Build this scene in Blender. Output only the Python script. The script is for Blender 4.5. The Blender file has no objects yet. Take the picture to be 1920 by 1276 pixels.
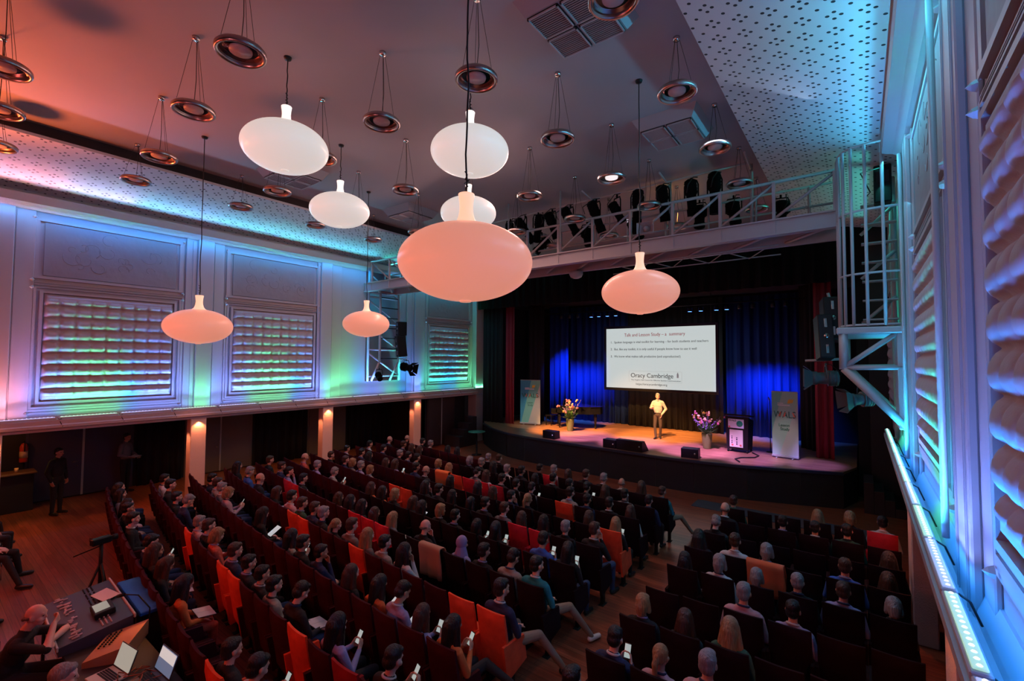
import bpy, math, random
import numpy as np
from mathutils import Vector, Matrix
random.seed(7); rng = np.random.RandomState(7)
S = bpy.context.scene
COL = S.collection
# ---------------------------------------------------------------- camera
cam_d = bpy.data.cameras.new('camera'); cam = bpy.data.objects.new('camera', cam_d); COL.objects.link(cam)
cam_d.sensor_width = 36.0; cam_d.lens = 36.0 * 866.0 / 1920.0; cam_d.clip_start = 0.05; cam_d.clip_end = 200
H = 4.1
_yaw, _pit, _rol = math.radians(37.03), math.radians(2.318), math.radians(0.316)
_f = Vector((-math.sin(_yaw) * math.cos(_pit), math.cos(_yaw) * math.cos(_pit), math.sin(_pit)))
_r0 = Vector((math.cos(_yaw), math.sin(_yaw), 0)); _u0 = _r0.cross(_f)
_r = math.cos(_rol) * _r0 + math.sin(_rol) * _u0; _u = -math.sin(_rol) * _r0 + math.cos(_rol) * _u0
_m = Matrix.Identity(4)
for i in range(3):
    _m[i][0] = _r[i]; _m[i][1] = _u[i]; _m[i][2] = -_f[i]
_m[2][3] = H
cam.matrix_world = _m
S.camera = cam
# ---------------------------------------------------------------- world, exposure
w = bpy.data.worlds.new('hall_dark'); S.world = w; w.use_nodes = True
w.node_tree.nodes['Background'].inputs[0].default_value = (0.25, 0.16, 0.2, 1)
w.node_tree.nodes['Background'].inputs[1].default_value = 0.012
S.view_settings.view_transform = 'Standard'; S.view_settings.look = 'None'
S.view_settings.exposure = 0.0; S.view_settings.gamma = 1.0; S.view_settings.use_curve_mapping = False
# ---------------------------------------------------------------- lights
def aim(o, loc, d, up=None):
    o.location = loc
    o.rotation_euler = Vector(d).to_track_quat('-Z', 'Y').to_euler()
def area(name, loc, d, sx, sy, col, power, spread=180, along=None):
    l = bpy.data.lights.new(name, 'AREA'); l.shape = 'RECTANGLE'; l.size = sx; l.size_y = sy
    l.color = col; l.energy = power; l.spread = math.radians(spread)
    o = bpy.data.objects.new(name, l); COL.objects.link(o)
    if along is None: aim(o, loc, d)
    else:
        z = -Vector(d).normalized(); x = Vector(along).normalized(); x = (x - z * x.dot(z)).normalized(); y = z.cross(x)
        m = Matrix((( x[0], y[0], z[0], loc[0]), (x[1], y[1], z[1], loc[1]), (x[2], y[2], z[2], loc[2]), (0, 0, 0, 1)))
        o.matrix_world = m
    return o
def spot(name, loc, target, col, power, ang=60, blend=.4, r=.05):
    l = bpy.data.lights.new(name, 'SPOT'); l.color = col; l.energy = power; l.spot_size = math.radians(ang); l.spot_blend = blend; l.shadow_soft_size = r
    o = bpy.data.objects.new(name, l); COL.objects.link(o); aim(o, loc, Vector(target) - Vector(loc)); return o
XL, XR = -15.6, 0.7          # the two long walls
ZL = 2.6                     # top of the ledges under the walls
LAV = (.16, .29, 1.0); GRN = (.12, .8, .36); BLU = (.01, .26, 1.0); CYA = (.08, .72, 1.0); TEA = (.05, .85, .75); PNK = (1.0, .35, .5); RED = (1.0, .13, .05)
def led(x, y0, y1, z, d, col, p):
    area('wall_wash_led', (x, (y0 + y1) / 2, z), (d[0] * .4, 0, 1), y1 - y0, .05, col, p * .95 * (y1 - y0), 50, (0, 1, 0))
    area('wall_wash_led', (x, (y0 + y1) / 2, z), d, y1 - y0, .05, col, p * .4 * (y1 - y0), 150, (0, 1, 0))
# LED wall washers lying on the ledges, colours change bar by bar
GRT = (.04, .62, .42); CBL = (.02, .42, .85)
for y0, y1, c in [(-2.5, 1.3, (1.0, .2, .06)), (1.3, 1.75, PNK), (1.75, 2.4, LAV), (2.4, 3.6, GRN), (3.6, 3.9, BLU), (3.9, 5.1, LAV), (5.1, 5.6, GRN), (5.6, 6.7, LAV), (6.7, 8.1, GRN), (8.1, 8.5, BLU), (8.5, 9.3, LAV), (9.3, 10.5, GRN), (10.5, 11.0, CBL), (11.0, 12.0, LAV), (12.0, 12.8, GRT), (12.8, 13.3, BLU), (13.3, 13.9, LAV), (13.9, 15.1, GRT), (15.1, 16.2, CBL), (16.2, 18.0, GRN)]:
    led(XL + .28, y0, y1, ZL + .07, (-.42, 0, 1), c, 12)
for y0, y1, c in [(.4, 2.0, BLU), (2.0, 3.2, LAV), (3.2, 4.3, BLU), (4.3, 5.5, LAV), (5.5, 6.3, CBL), (6.3, 7.2, GRT), (7.2, 7.8, CBL), (7.8, 8.8, LAV), (8.8, 10.4, CBL), (10.4, 12.0, CBL), (12.0, 13.0, GRT)]:
    area('wall_wash_led', (XR - .22, (y0 + y1) / 2, ZL + .05), (1, 0, -.8), y1 - y0, .05, BLU if c != GRT else GRT, 3 * (y1 - y0), 120, (0, 1, 0))
    led(XR - .2, y0, y1, ZL + .07, (.34, 0, 1), c, 11.5)
# LED strips in the cornices, wash the perforated soffits
for y0, y1, c, p in [(-2.5, .6, RED, 11), (.6, 2.2, PNK, 9), (2.2, 3.6, (.6, .55, 1), 6.5), (3.6, 5.5, (.2, .6, 1), 5.5), (5.5, 8.5, (.1, .65, .95), 5), (8.5, 11.2, (.07, .6, .9), 5), (11.4, 17, TEA, 4)]:
    area('cove_led', (XL + .33, (y0 + y1) / 2, 7.9), (1, 0, .3), y1 - y0, .06, c, p * .85 * (y1 - y0), 80, (0, 1, 0))
    area('cove_led', (XL + .3, (y0 + y1) / 2, 7.57), (-.35, 0, -1), y1 - y0, .05, (c[0] * .06, c[1] * .55, c[2]), p * 1.25 * (y1 - y0), 170, (0, 1, 0))
for y0, y1, c, p in [(3.2, 10.6, (.05, .48, .75), 6.5), (11.0, 16, TEA, 2.5)]:
    area('cove_led', (XR - .33, (y0 + y1) / 2, 7.9), (-1, 0, .3), y1 - y0, .06, c, p * .85 * (y1 - y0), 80, (0, 1, 0))
    area('cove_led', (XR - .3, (y0 + y1) / 2, 7.57), (.35, 0, -1), y1 - y0, .05, c, p * .9 * (y1 - y0), 170, (0, 1, 0))
# orange and red house light washing the ceiling from the rear of the hall
spot('rear_ceiling_wash', (-13.2, -.4, 5.6), (-10.9, .9, 8.8), (1.0, .17, .045), 1500, 92, 1, .3)
spot('rear_ceiling_wash', (-9.0, -1.4, 5.4), (-8.0, 1.4, 8.8), (1.0, .15, .13), 110, 120, 1, .3)
spot('rear_ceiling_wash', (-4.5, -1.0, 5.2), (-5.2, 3.4, 8.8), (1.0, .33, .4), 80, 130, 1, .3)
# red light from under the rear balcony onto the backs of the seats
area('balcony_front_light', (-10.6, -1.0, 3.7), (.12, 1, -.45), 5.0, .3, (1.0, .09, .04), 95)
area('balcony_front_light', (-4.5, -1.0, 3.6), (-.1, 1, -.42), 4.0, .3, (1.0, .1, .05), 38)
area('balcony_front_light', (-.6, .2, 3.2), (-.2, 1, -.35), 1.6, .3, (1.0, .22, .2), 2)
# teal spill from the right gallery
area('gallery_spill', (-.2, 6.5, 6.6), (-.75, .2, -1), 6, .4, (.1, .5, .75), 22)
spot('aisle_fill', (-2.6, .2, 6.0), (-2.9, 6.2, 0), (1, .4, .3), 150, 34, .9, .2)  # added spot to brighten the aisle floor, no lamp hangs here
spot('front_aisle_fill', (-5.2, 12.1, 8.2), (-3.2, 11.6, 0), (.8, .85, 1), 330, 24, .8, .1)  # added spot that puts a pale pool of light on the floor
# soft fill areas added under the ceiling to brighten the audience faces
area('audience_fill', (-8.5, 9.5, 8.3), (-.1, -.45, -1), 7, .4, (1, .5, .42), 240)
area('audience_fill', (-1.6, 8.5, 8.2), (.1, -.4, -1), 2, .4, (.5, .6, .8), 26)
# stage lighting
WARM = (1.0, .48, .14)
for x, y, tx, ty, c, p, a in [(-10.5, 12.1, -10.4, 18.0, WARM, 1500, 24), (-6.0, 12.1, -6.6, 18.6, WARM, 1500, 24), (-3.9, 12.1, -4.6, 19.0, WARM, 1300, 26), (-7.0, 12.1, -8.2, 20.0, WARM, 900, 26),
                              (-9.2, 12.1, -9.2, 16.75, (.6, .27, 1), 1200, 19), (-6.9, 12.1, -6.9, 16.6, (.6, .27, 1), 1400, 19), (-4.6, 12.1, -4.6, 16.6, (.6, .27, 1), 1400, 19), (-2.2, 12.1, -3.0, 16.4, (.5, .28, 1), 800, 17), (-2.2, 12.1, -1.2, 16.6, (.3, .2, 1), 500, 12),
                              (-4.4, 12.1, -6.45, 18.1, (1, .72, .6), 190, 9), (-9.0, 12.1, -12.6, 18.2, (1, .8, .65), 160, 14), (-2.6, 12.1, -1.95, 17.1, (.9, .95, .9), 70, 12)]:
    spot('stage_spot', (x, y, 8.35), (tx, ty, 1.0), c, p * 9, a, .7, .12)
for x, tx in ((-10.9, -12.5), (-9.6, -10.9), (-10.2, -11.6), (-3.9, -3.6), (-3.0, -2.4), (-3.4, -3.0)):
    spot('blue_curtain_wash', (x, 18.3, 6.0), (tx, 21.2, 1.9), (.008, .085, 1.0), 3000, 42, 1, .06)
area('stage_blue_fill', (-7.4, 19.6, 6.3), (0, -.2, -1), 6, .3, (.06, .14, 1), 7)
# down lights at the columns, plus distant spots added to light them evenly
COLY = (1.25, 5.28, 9.35, 13.55)
for y in COLY:
    spot('column_fill', (-11.5, y - 1.2, 8.3), (XL + .3, y, 1.15), (1.0, .3, .15), 900, 13, .6, .05)
    spot('column_downlight', (XL + .37, y, 2.28), (XL + .36, y, .3), (1.0, .25, .08), 40, 110, .5, .03)
    spot('column_downlight', (XL + .15, y - .5, 2.28), (XL + .15, y - .28, .4), (1.0, .25, .1), 60, 70, .5, .03)
for y in (1.9, 5.28, 9.35):
    spot('column_downlight', (XR - .3, y - .1, 2.3), (XR - .15, y, 0), (1.0, .2, .06), 28, 115, .3, .03)
for y in (1.8, 6.0, 7.8, 9.9, 11.6):
    spot('aisle_downlight', (-17.2, y, 2.3), (-17.1, y, 0), (1.0, .5, .12), 26, 100, .6, .05)

# ---------------------------------------------------------------- materials
def mat(name, col, rough=.6, metal=0.0, emit=None, es=1.0, noise=0, nscale=8, bump=0, bscale=40, spec=.5, sheen=0):
    m = bpy.data.materials.new(name); m.use_nodes = True; nt = m.node_tree; b = nt.nodes['Principled BSDF']
    b.inputs['Base Color'].default_value = (*col, 1); b.inputs['Roughness'].default_value = rough; b.inputs['Metallic'].default_value = metal
    b.inputs['Specular IOR Level'].default_value = spec
    if sheen: b.inputs['Sheen Weight'].default_value = sheen
    if emit: b.inputs['Emission Color'].default_value = (*emit, 1); b.inputs['Emission Strength'].default_value = es
    if noise:
        tc = nt.nodes.new('ShaderNodeTexCoord'); n = nt.nodes.new('ShaderNodeTexNoise'); n.inputs['Scale'].default_value = nscale; n.inputs['Detail'].default_value = 4
        nt.links.new(tc.outputs['Object'], n.inputs['Vector'])
        mx = nt.nodes.new('ShaderNodeMix'); mx.data_type = 'RGBA'
        mx.inputs['A'].default_value = (*[c * (1 - noise) for c in col], 1); mx.inputs['B'].default_value = (*[min(1, c * (1 + noise)) for c in col], 1)
        nt.links.new(n.outputs['Fac'], mx.inputs['Factor']); nt.links.new(mx.outputs['Result'], b.inputs['Base Color'])
    if bump:
        tc = nt.nodes.new('ShaderNodeTexCoord'); n = nt.nodes.new('ShaderNodeTexNoise'); n.inputs['Scale'].default_value = bscale; n.inputs['Detail'].default_value = 3
        nt.links.new(tc.outputs['Object'], n.inputs['Vector'])
        bp = nt.nodes.new('ShaderNodeBump'); bp.inputs['Strength'].default_value = bump; bp.inputs['Distance'].default_value = .02
        nt.links.new(n.outputs['Fac'], bp.inputs['Height']); nt.links.new(bp.outputs['Normal'], b.inputs['Normal'])
    return m
def wood(name, c1, c2, rough, axis=0, pw=.09, pl=1.8):
    m = bpy.data.materials.new(name); m.use_nodes = True; nt = m.node_tree; b = nt.nodes['Principled BSDF']; b.inputs['Roughness'].default_value = rough
    tc = nt.nodes.new('ShaderNodeTexCoord'); mp = nt.nodes.new('ShaderNodeMapping'); nt.links.new(tc.outputs['Object'], mp.inputs['Vector'])
    if axis: mp.inputs['Rotation'].default_value = (0, 0, math.pi / 2)
    br = nt.nodes.new('ShaderNodeTexBrick'); nt.links.new(mp.outputs[0], br.inputs['Vector'])
    br.inputs['Scale'].default_value = 1; br.inputs['Brick Width'].default_value = pl; br.inputs['Row Height'].default_value = pw; br.inputs['Mortar Size'].default_value = .003
    br.inputs['Color1'].default_value = (*c1, 1); br.inputs['Color2'].default_value = (*c2, 1); br.inputs['Mortar'].default_value = (c1[0] * .25, c1[1] * .25, c1[2] * .25, 1); br.inputs['Bias'].default_value = 0
    mp2 = nt.nodes.new('ShaderNodeMapping'); mp2.inputs['Scale'].default_value = (1.2, 26, 1); nt.links.new(mp.outputs[0], mp2.inputs['Vector'])
    n = nt.nodes.new('ShaderNodeTexNoise'); n.inputs['Scale'].default_value = 1.5; n.inputs['Detail'].default_value = 5; nt.links.new(mp2.outputs[0], n.inputs['Vector'])
    mx = nt.nodes.new('ShaderNodeMix'); mx.data_type = 'RGBA'; mx.blend_type = 'MULTIPLY'; mx.inputs['Factor'].default_value = .75
    rp = nt.nodes.new('ShaderNodeMapRange'); rp.inputs['From Min'].default_value = .3; rp.inputs['From Max'].default_value = .7; rp.inputs['To Min'].default_value = .45; rp.inputs['To Max'].default_value = 1.15
    nt.links.new(n.outputs['Fac'], rp.inputs['Value']); nt.links.new(br.outputs['Color'], mx.inputs['A']); nt.links.new(rp.outputs[0], mx.inputs['B'])
    nt.links.new(mx.outputs['Result'], b.inputs['Base Color'])
    return m
def perforated(name, col, hole_shade, s=.62, X0=.15, Y0=6.51):
    m = bpy.data.materials.new(name); m.use_nodes = True; nt = m.node_tree; b = nt.nodes['Principled BSDF']; b.inputs['Roughness'].default_value = .7
    tc = nt.nodes.new('ShaderNodeTexCoord'); sp = nt.nodes.new('ShaderNodeSeparateXYZ'); nt.links.new(tc.outputs['Object'], sp.inputs[0])
    def M(op, a, c=None):
        n = nt.nodes.new('ShaderNodeMath'); n.operation = op
        for i, v in enumerate((a, c)):
            if v is None: continue
            if isinstance(v, (int, float)): n.inputs[i].default_value = v
            else: nt.links.new(v, n.inputs[i])
        return n.outputs[0]
    PX, PY = s, .327
    def wrap(x, o, p): return M('MULTIPLY', M('SUBTRACT', M('FRACT', M('ADD', M('DIVIDE', M('SUBTRACT', x, o), p), 50.5)), .5), p)
    def ln(a, c): return M('SQRT', M('ADD', M('MULTIPLY', a, a), M('MULTIPLY', c, c)))
    ds = []
    a = M('ABSOLUTE', wrap(sp.outputs[0], X0, PX)); c = M('ABSOLUTE', wrap(sp.outputs[1], Y0, PY))
    ds = [ln(M('SUBTRACT', a, .068), c), ln(a, M('SUBTRACT', c, .066)), ln(wrap(sp.outputs[0], X0 + PX / 2, PX), wrap(sp.outputs[1], Y0 + PY / 2, PY))]
    dist = ds[0]
    for q in ds[1:]: dist = M('MINIMUM', dist, q)
    h = M('LESS_THAN', dist, .023)
    mx = nt.nodes.new('ShaderNodeMix'); mx.data_type = 'RGBA'; nt.links.new(h, mx.inputs['Factor'])
    mx.inputs['A'].default_value = (*col, 1); mx.inputs['B'].default_value = (*hole_shade, 1); nt.links.new(mx.outputs['Result'], b.inputs['Base Color'])  # holes are dark dots in the colour, standing for the shade inside them
    return m
M_wall = mat('painted_plaster', (.4, .395, .41), .75, noise=.05, nscale=3)
M_trim = mat('painted_trim', (.42, .41, .42), .5)
M_ceil = mat('ceiling_plaster', (.33, .31, .33), .8, noise=.04, nscale=1.2)
M_perf = perforated('perforated_board', (.6, .6, .62), (.01, .015, .02), .318); M_perfL = perforated('perforated_board_left', (.6, .6, .62), (.01, .015, .02), .355, -13.5, 1.32)
M_floor = wood('oak_floor', (.34, .1, .05), (.22, .06, .03), .32)
M_stage = wood('stage_boards', (.5, .24, .12), (.4, .17, .08), .38, pw=.14, pl=2.4)
M_black = mat('black_cloth', (.008, .008, .01), .9, bump=.3, bscale=8)
M_dark = mat('dark_panel', (.02, .017, .02), .7)
M_stagefront = mat('stage_front_board', (.009, .008, .01), .7, noise=.3, nscale=2)
M_metal = mat('white_painted_steel', (.45, .43, .44), .45)
M_blackmetal = mat('black_metal', (.006, .006, .007), .5, spec=.3)
M_matte = mat('matte_black', (.004, .004, .004), .8, spec=.08)
M_chrome = mat('chrome', (.72, .68, .66), .16, 1.0)
M_copper = mat('brushed_copper', (.5, .42, .4), .28, 1.0)
M_cush = mat('tufted_cloth', (.42, .42, .46), .8, bump=.15, bscale=30)
M_relief = mat('relief_board', (.28, .27, .28), .6, bump=.8, bscale=3.0)
M_blue = mat('blue_velvet', (.012, .035, .17), .85, spec=.2)
M_redcurt = mat('red_velvet_curtain', (.35, .03, .05), .85)
M_salmon = mat('lamp_glass_salmon', (.9, .4, .3), .3, emit=(1.0, .36, .24), es=.62)
M_salneck = mat('lamp_neck_glow', (.9, .6, .5), .3, emit=(1.0, .55, .36), es=1.0)
M_white = mat('lamp_glass_white', (.8, .75, .72), .3, emit=(1.0, .92, .85), es=.56)
M_whneck = mat('lamp_neck_white', (.9, .85, .82), .3, emit=(1.0, .88, .8), es=1.05)
M_cable = mat('black_cable', (.01, .01, .01), .6)

# ---------------------------------------------------------------- mesh helpers
class MB:
    def __init__(s): s.v = []; s.f = []; s.mi = []; s.m = 0; s.sm = []
    def add(s, vs, fs, smooth=False):
        o = len(s.v); s.v += [tuple(p) for p in vs]
        for f in fs: s.f.append(tuple(i + o for i in f)); s.mi.append(s.m); s.sm.append(smooth)
        return s
    def box(s, a, b, rot=None, piv=None):
        x0, y0, z0 = a; x1, y1, z1 = b
        vs = [Vector(p) for p in ((x0, y0, z0), (x1, y0, z0), (x1, y1, z0), (x0, y1, z0), (x0, y0, z1), (x1, y0, z1), (x1, y1, z1), (x0, y1, z1))]
        if rot is not None:
            c = Vector(piv) if piv is not None else sum(vs, Vector()) / 8
            R = rot if isinstance(rot, Matrix) else Matrix.Rotation(rot, 3, 'Z')
            vs = [c + R @ (p - c) for p in vs]
        return s.add(vs, [(0, 3, 2, 1), (4, 5, 6, 7), (0, 1, 5, 4), (1, 2, 6, 5), (2, 3, 7, 6), (3, 0, 4, 7)])
    def rbox(s, a, b, r=.02, rot=None, piv=None):       # chamfered box
        a = Vector(a); b = Vector(b); c = (a + b) / 2; h = (b - a) / 2; r = min(r, min(h) * .95)
        vs = []; idx = {}
        for sx in (-1, 1):
            for sy in (-1, 1):
                for sz in (-1, 1):
                    for ax in range(3):
                        q = [h[0] * sx, h[1] * sy, h[2] * sz]; sg = (sx, sy, sz)
                        for k in range(3):
                            if k != ax: q[k] -= r * sg[k]
                        idx[(sx, sy, sz, ax)] = len(vs); vs.append(Vector(q))
        fs = []
        for ax in range(3):
            o = [k for k in range(3) if k != ax]
            for sg in (-1, 1):
                def k3(p, q):
                    t = [0, 0, 0]; t[ax] = sg; t[o[0]] = p; t[o[1]] = q; return idx[(*t, ax)]
                f = [k3(-1, -1), k3(1, -1), k3(1, 1), k3(-1, 1)]; fs.append(f)
        for ax in range(3):
            o = [k for k in range(3) if k != ax]
            for p in (-1, 1):
                for q in (-1, 1):
                    def g(e, a2):
                        t = [0, 0, 0]; t[ax] = e; t[o[0]] = p; t[o[1]] = q; return idx[(*t, a2)]
                    fs.append([g(-1, o[0]), g(1, o[0]), g(1, o[1]), g(-1, o[1])])
        for sx in (-1, 1):
            for sy in (-1, 1):
                for sz in (-1, 1): fs.append([idx[(sx, sy, sz, k)] for k in range(3)])
        out = []
        for f in fs:
            n = (vs[f[1]] - vs[f[0]]).cross(vs[f[2]] - vs[f[0]]); m = sum((vs[i] for i in f), Vector())
            out.append(f if n.dot(m) > 0 else f[::-1])
        if rot is not None:
            R = rot if isinstance(rot, Matrix) else Matrix.Rotation(rot, 3, 'Z'); pv = Vector(piv) - c if piv is not None else Vector()
            vs = [pv + R @ (p - pv) for p in vs]
        return s.add([p + c for p in vs], out)
    def tube(s, pts, r, n=8, caps=True, closed=False):
        pts = [Vector(p) for p in pts]; rs = r if hasattr(r, '__len__') else [r] * len(pts)
        rings = []; N = len(pts)
        prev = None
        for i, p in enumerate(pts):
            if closed: t = (pts[(i + 1) % N] - pts[i - 1]).normalized()
            else: t = (pts[min(i + 1, N - 1)] - pts[max(i - 1, 0)]).normalized()
            if prev is None:
                u = Vector((0, 0, 1)) if abs(t.z) < .9 else Vector((1, 0, 0)); x = t.cross(u).normalized()
            else: x = (prev - t * prev.dot(t)).normalized()
            prev = x; y = t.cross(x)
            rings.append([p + (x * math.cos(2 * math.pi * k / n) + y * math.sin(2 * math.pi * k / n)) * rs[i] for k in range(n)])
        vs = [q for R in rings for q in R]; fs = []
        for i in range(N if closed else N - 1):
            j = (i + 1) % N
            for k in range(n): fs.append((i * n + k, i * n + (k + 1) % n, j * n + (k + 1) % n, j * n + k))
        s.add(vs, fs, True)
        if caps and not closed:
            o = len(s.v) - len(vs)
            s.f.append(tuple(o + k for k in range(n))[::-1]); s.mi.append(s.m); s.sm.append(False)
            s.f.append(tuple(o + (N - 1) * n + k for k in range(n))); s.mi.append(s.m); s.sm.append(False)
        return s
    def bar(s, p, q, w=.04):     # square steel bar
        return s.tube([p, q], w * .7, 4)
    def lathe(s, prof, c=(0, 0, 0), n=32, ax='Z', smooth=True):
        vs = []; fs = []
        for r, z in prof:
            for k in range(n):
                a = 2 * math.pi * k / n; p = (r * math.cos(a), r * math.sin(a), z)
                if ax == 'Y': p = (p[0], p[2], p[1])
                if ax == 'X': p = (p[2], p[0], p[1])
                vs.append((p[0] + c[0], p[1] + c[1], p[2] + c[2]))
        for i in range(len(prof) - 1):
            for k in range(n): fs.append((i * n + k, i * n + (k + 1) % n, (i + 1) * n + (k + 1) % n, (i + 1) * n + k))
        if prof[0][0] > 1e-4: fs.append(tuple(range(n))[::-1])
        if prof[-1][0] > 1e-4: fs.append(tuple((len(prof) - 1) * n + k for k in range(n)))
        return s.add(vs, fs, smooth)
    def prism(s, poly, z0, z1):
        n = len(poly); vs = [(x, y, z0) for x, y in poly] + [(x, y, z1) for x, y in poly]
        return s.add(vs, [tuple(range(n))[::-1], tuple(range(n, 2 * n))] + [(i, (i + 1) % n, n + (i + 1) % n, n + i) for i in range(n)])
    def grid(s, P, smooth=True):   # P[i][j] points
        a, b = len(P), len(P[0]); vs = [p for r in P for p in r]
        return s.add(vs, [(i * b + j, (i + 1) * b + j, (i + 1) * b + j + 1, i * b + j + 1) for i in range(a - 1) for j in range(b - 1)], smooth)
    def build(s, name, mats, parent=None, loc=None, rot=None):
        me = bpy.data.meshes.new(name); me.from_pydata(s.v, [], s.f)
        mats = mats if isinstance(mats, (list, tuple)) else [mats]
        for m in mats: me.materials.append(m)
        me.polygons.foreach_set('material_index', s.mi); me.polygons.foreach_set('use_smooth', s.sm); me.update()
        o = bpy.data.objects.new(name, me); COL.objects.link(o)
        if parent is not None: o.parent = parent
        if loc is not None: o.location = loc
        if rot is not None: o.rotation_euler = rot if hasattr(rot, '__len__') else (0, 0, rot)
        return o
def tag(o, label=None, cat=None, group=None, kind=None):
    if label: o['label'] = label
    if cat: o['category'] = cat
    if group: o['group'] = group
    if kind: o['kind'] = kind
    return o
def thing(name, label, cat, loc=(0, 0, 0), rz=0, group=None, scale=1):
    o = bpy.data.objects.new(name, None); COL.objects.link(o); o.location = loc; o.rotation_euler = (0, 0, rz); o.scale = (scale,) * 3
    o.empty_display_size = .1
    return tag(o, label, cat, group)
def copy_tree(o, parent=None):
    c = o.copy(); COL.objects.link(c); c.parent = parent
    for ch in list(o.children): copy_tree(ch, c)
    return c
def struct(o): o['kind'] = 'structure'; return o
ORD = ['first', 'second', 'third', 'fourth', 'fifth', 'sixth', 'seventh', 'eighth', 'ninth', 'tenth', 'eleventh', 'twelfth', 'thirteenth', 'fourteenth', 'fifteenth', 'sixteenth', 'seventeenth', 'eighteenth', 'nineteenth', 'twentieth', 'twenty-first', 'twenty-second']
spot('desk_lamp_and_fill', (-7.0, 1.95, 1.3), (-6.72, 1.62, .8), (1, .3, .06), 9, 70, .6, .03)
spot('desk_lamp_and_fill', (-8.3, 1.9, 1.9), (-7.7, 1.1, 1.1), (1, .35, .2), 14, 70, .6, .1)  # added fill on the engineer's face, no desk lamp stands here
# ================================================================ the setting
A0, A1, AZ0, AZ1 = 11.07, 12.7, 3.2, 7.85        # ladder alcoves in both long walls
YB, YF = -3.0, 17.3
def long_wall(name, x0, x1, zb):
    m = MB()
    m.box((x0, YB, zb), (x1, A0, 8.2)); m.box((x0, A1, zb), (x1, 18.1 if x0 < -5 else 17.3, 8.2))
    m.box((x0, A0, zb), (x1, A1, AZ0)); m.box((x0, A0, AZ1), (x1, A1, 8.2))
    return struct(m.build(name, M_wall))
long_wall('wall_left', XL - .25, XL, 2.3); long_wall('wall_right', XR, XR + .25, 2.1)
def alcove(name, xa, xb):
    m = MB(); t = .06; s = 1 if xb > xa else -1
    lo, hi = min(xa, xb), max(xa, xb)
    m.box((lo, A0 - t, AZ0 - t), (hi, A0, AZ1 + t)); m.box((lo, A1, AZ0 - t), (hi, A1 + t, AZ1 + t))
    m.box((lo, A0, AZ0 - t), (hi, A1, AZ0)); m.box((lo, A0, AZ1), (hi, A1, AZ1 + t)); m.box((xb - t if s > 0 else xb, A0, AZ0), (xb if s > 0 else xb + t, A1, AZ1))
    return struct(m.build(name, M_wall))
alcove('wall_alcove_left', XL - .26, XL - 1.2); alcove('wall_alcove_right', XR + .26, XR + 1.3)
# pilasters, cornices, ledges
for y0, y1, c0, c1 in ((.55, 1.85, .85, 1.5), (4.92, 5.92, 5.2, 5.62), (8.98, 9.95, 9.1, 9.52), (13.1, 14.1, 13.5, 13.85)):
    m = MB(); m.rbox((XL, y0, ZL), (XL + .05, y1, 7.6), .01); m.rbox((XL + .05, c0, ZL), (XL + .12, c1, 7.6), .012)
    m.box((XL + .05, c0 - .12, ZL), (XL + .07, c0 - .03, 7.5)); m.box((XL + .05, c1 + .03, ZL), (XL + .07, c1 + .12, 7.5))
    struct(m.build('trim_pilaster_left', M_trim))
for y0, y1, c0, c1 in ((4.3, 5.7, 4.62, 5.32), (8.9, 9.95, 9.1, 9.55), (13.1, 14.1, 13.5, 13.85)):
    m = MB(); m.rbox((XR - .04, y0, 2.3), (XR, y1, 7.6), .01); m.rbox((XR - .1, c0, 2.3), (XR - .04, c1, 7.6), .012)
    for yy in (c0 + .1, c0 + .16, c1 - .16, c1 - .1): m.box((XR - .11, yy, 2.3), (XR - .1, yy + .015, 7.5))
    struct(m.build('trim_pilaster_right', M_trim))
def profile_y(name, pts, y0, y1, mt):
    m = MB(); n = len(pts)
    vs = [(x, y0, z) for x, z in pts] + [(x, y1, z) for x, z in pts]
    m.add(vs, [tuple(range(n)), tuple(range(n, 2 * n))[::-1]] + [(i, n + i, n + (i + 1) % n, (i + 1) % n) for i in range(n)])
    return struct(m.build(name, mt))
profile_y('trim_cornice_left', [(XL, 7.55), (XL + .1, 7.56), (XL + .2, 7.62), (XL + .34, 7.66), (XL + .35, 7.86), (XL + .31, 7.86), (XL + .3, 7.8), (XL, 7.8)], YB, 17.3, M_trim)
profile_y('trim_cornice_right', [(XR, 7.55), (XR - .1, 7.56), (XR - .2, 7.62), (XR - .34, 7.66), (XR - .35, 7.86), (XR - .31, 7.86), (XR - .3, 7.8), (XR, 7.8)], YB, 10.05, M_trim)
M_fascia = mat('ledge_fascia_paint', (.5, .42, .42), .5)
profile_y('trim_ledge_left', [(XL, 2.6), (XL + .34, 2.6), (XL + .34, 2.5), (XL + .38, 2.48), (XL + .38, 2.42), (XL + .3, 2.4), (XL + .3, 2.34), (XL, 2.34)], YB, 17.4, M_fascia)
profile_y('trim_ledge_right', [(XR, 2.3), (XR - .2, 2.3), (XR - .21, 2.52), (XR - .32, 2.52), (XR - .32, 2.45), (XR - .26, 2.42), (XR - .1, 2.22), (XR, 2.2)], .3, 13.2, M_trim)
profile_y('trim_skirt_right', [(XR, 2.3), (XR - .09, 2.3), (XR - .08, 2.36), (XR - .02, 2.52), (XR, 2.52)], .3, 13.2, M_trim)
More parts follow.
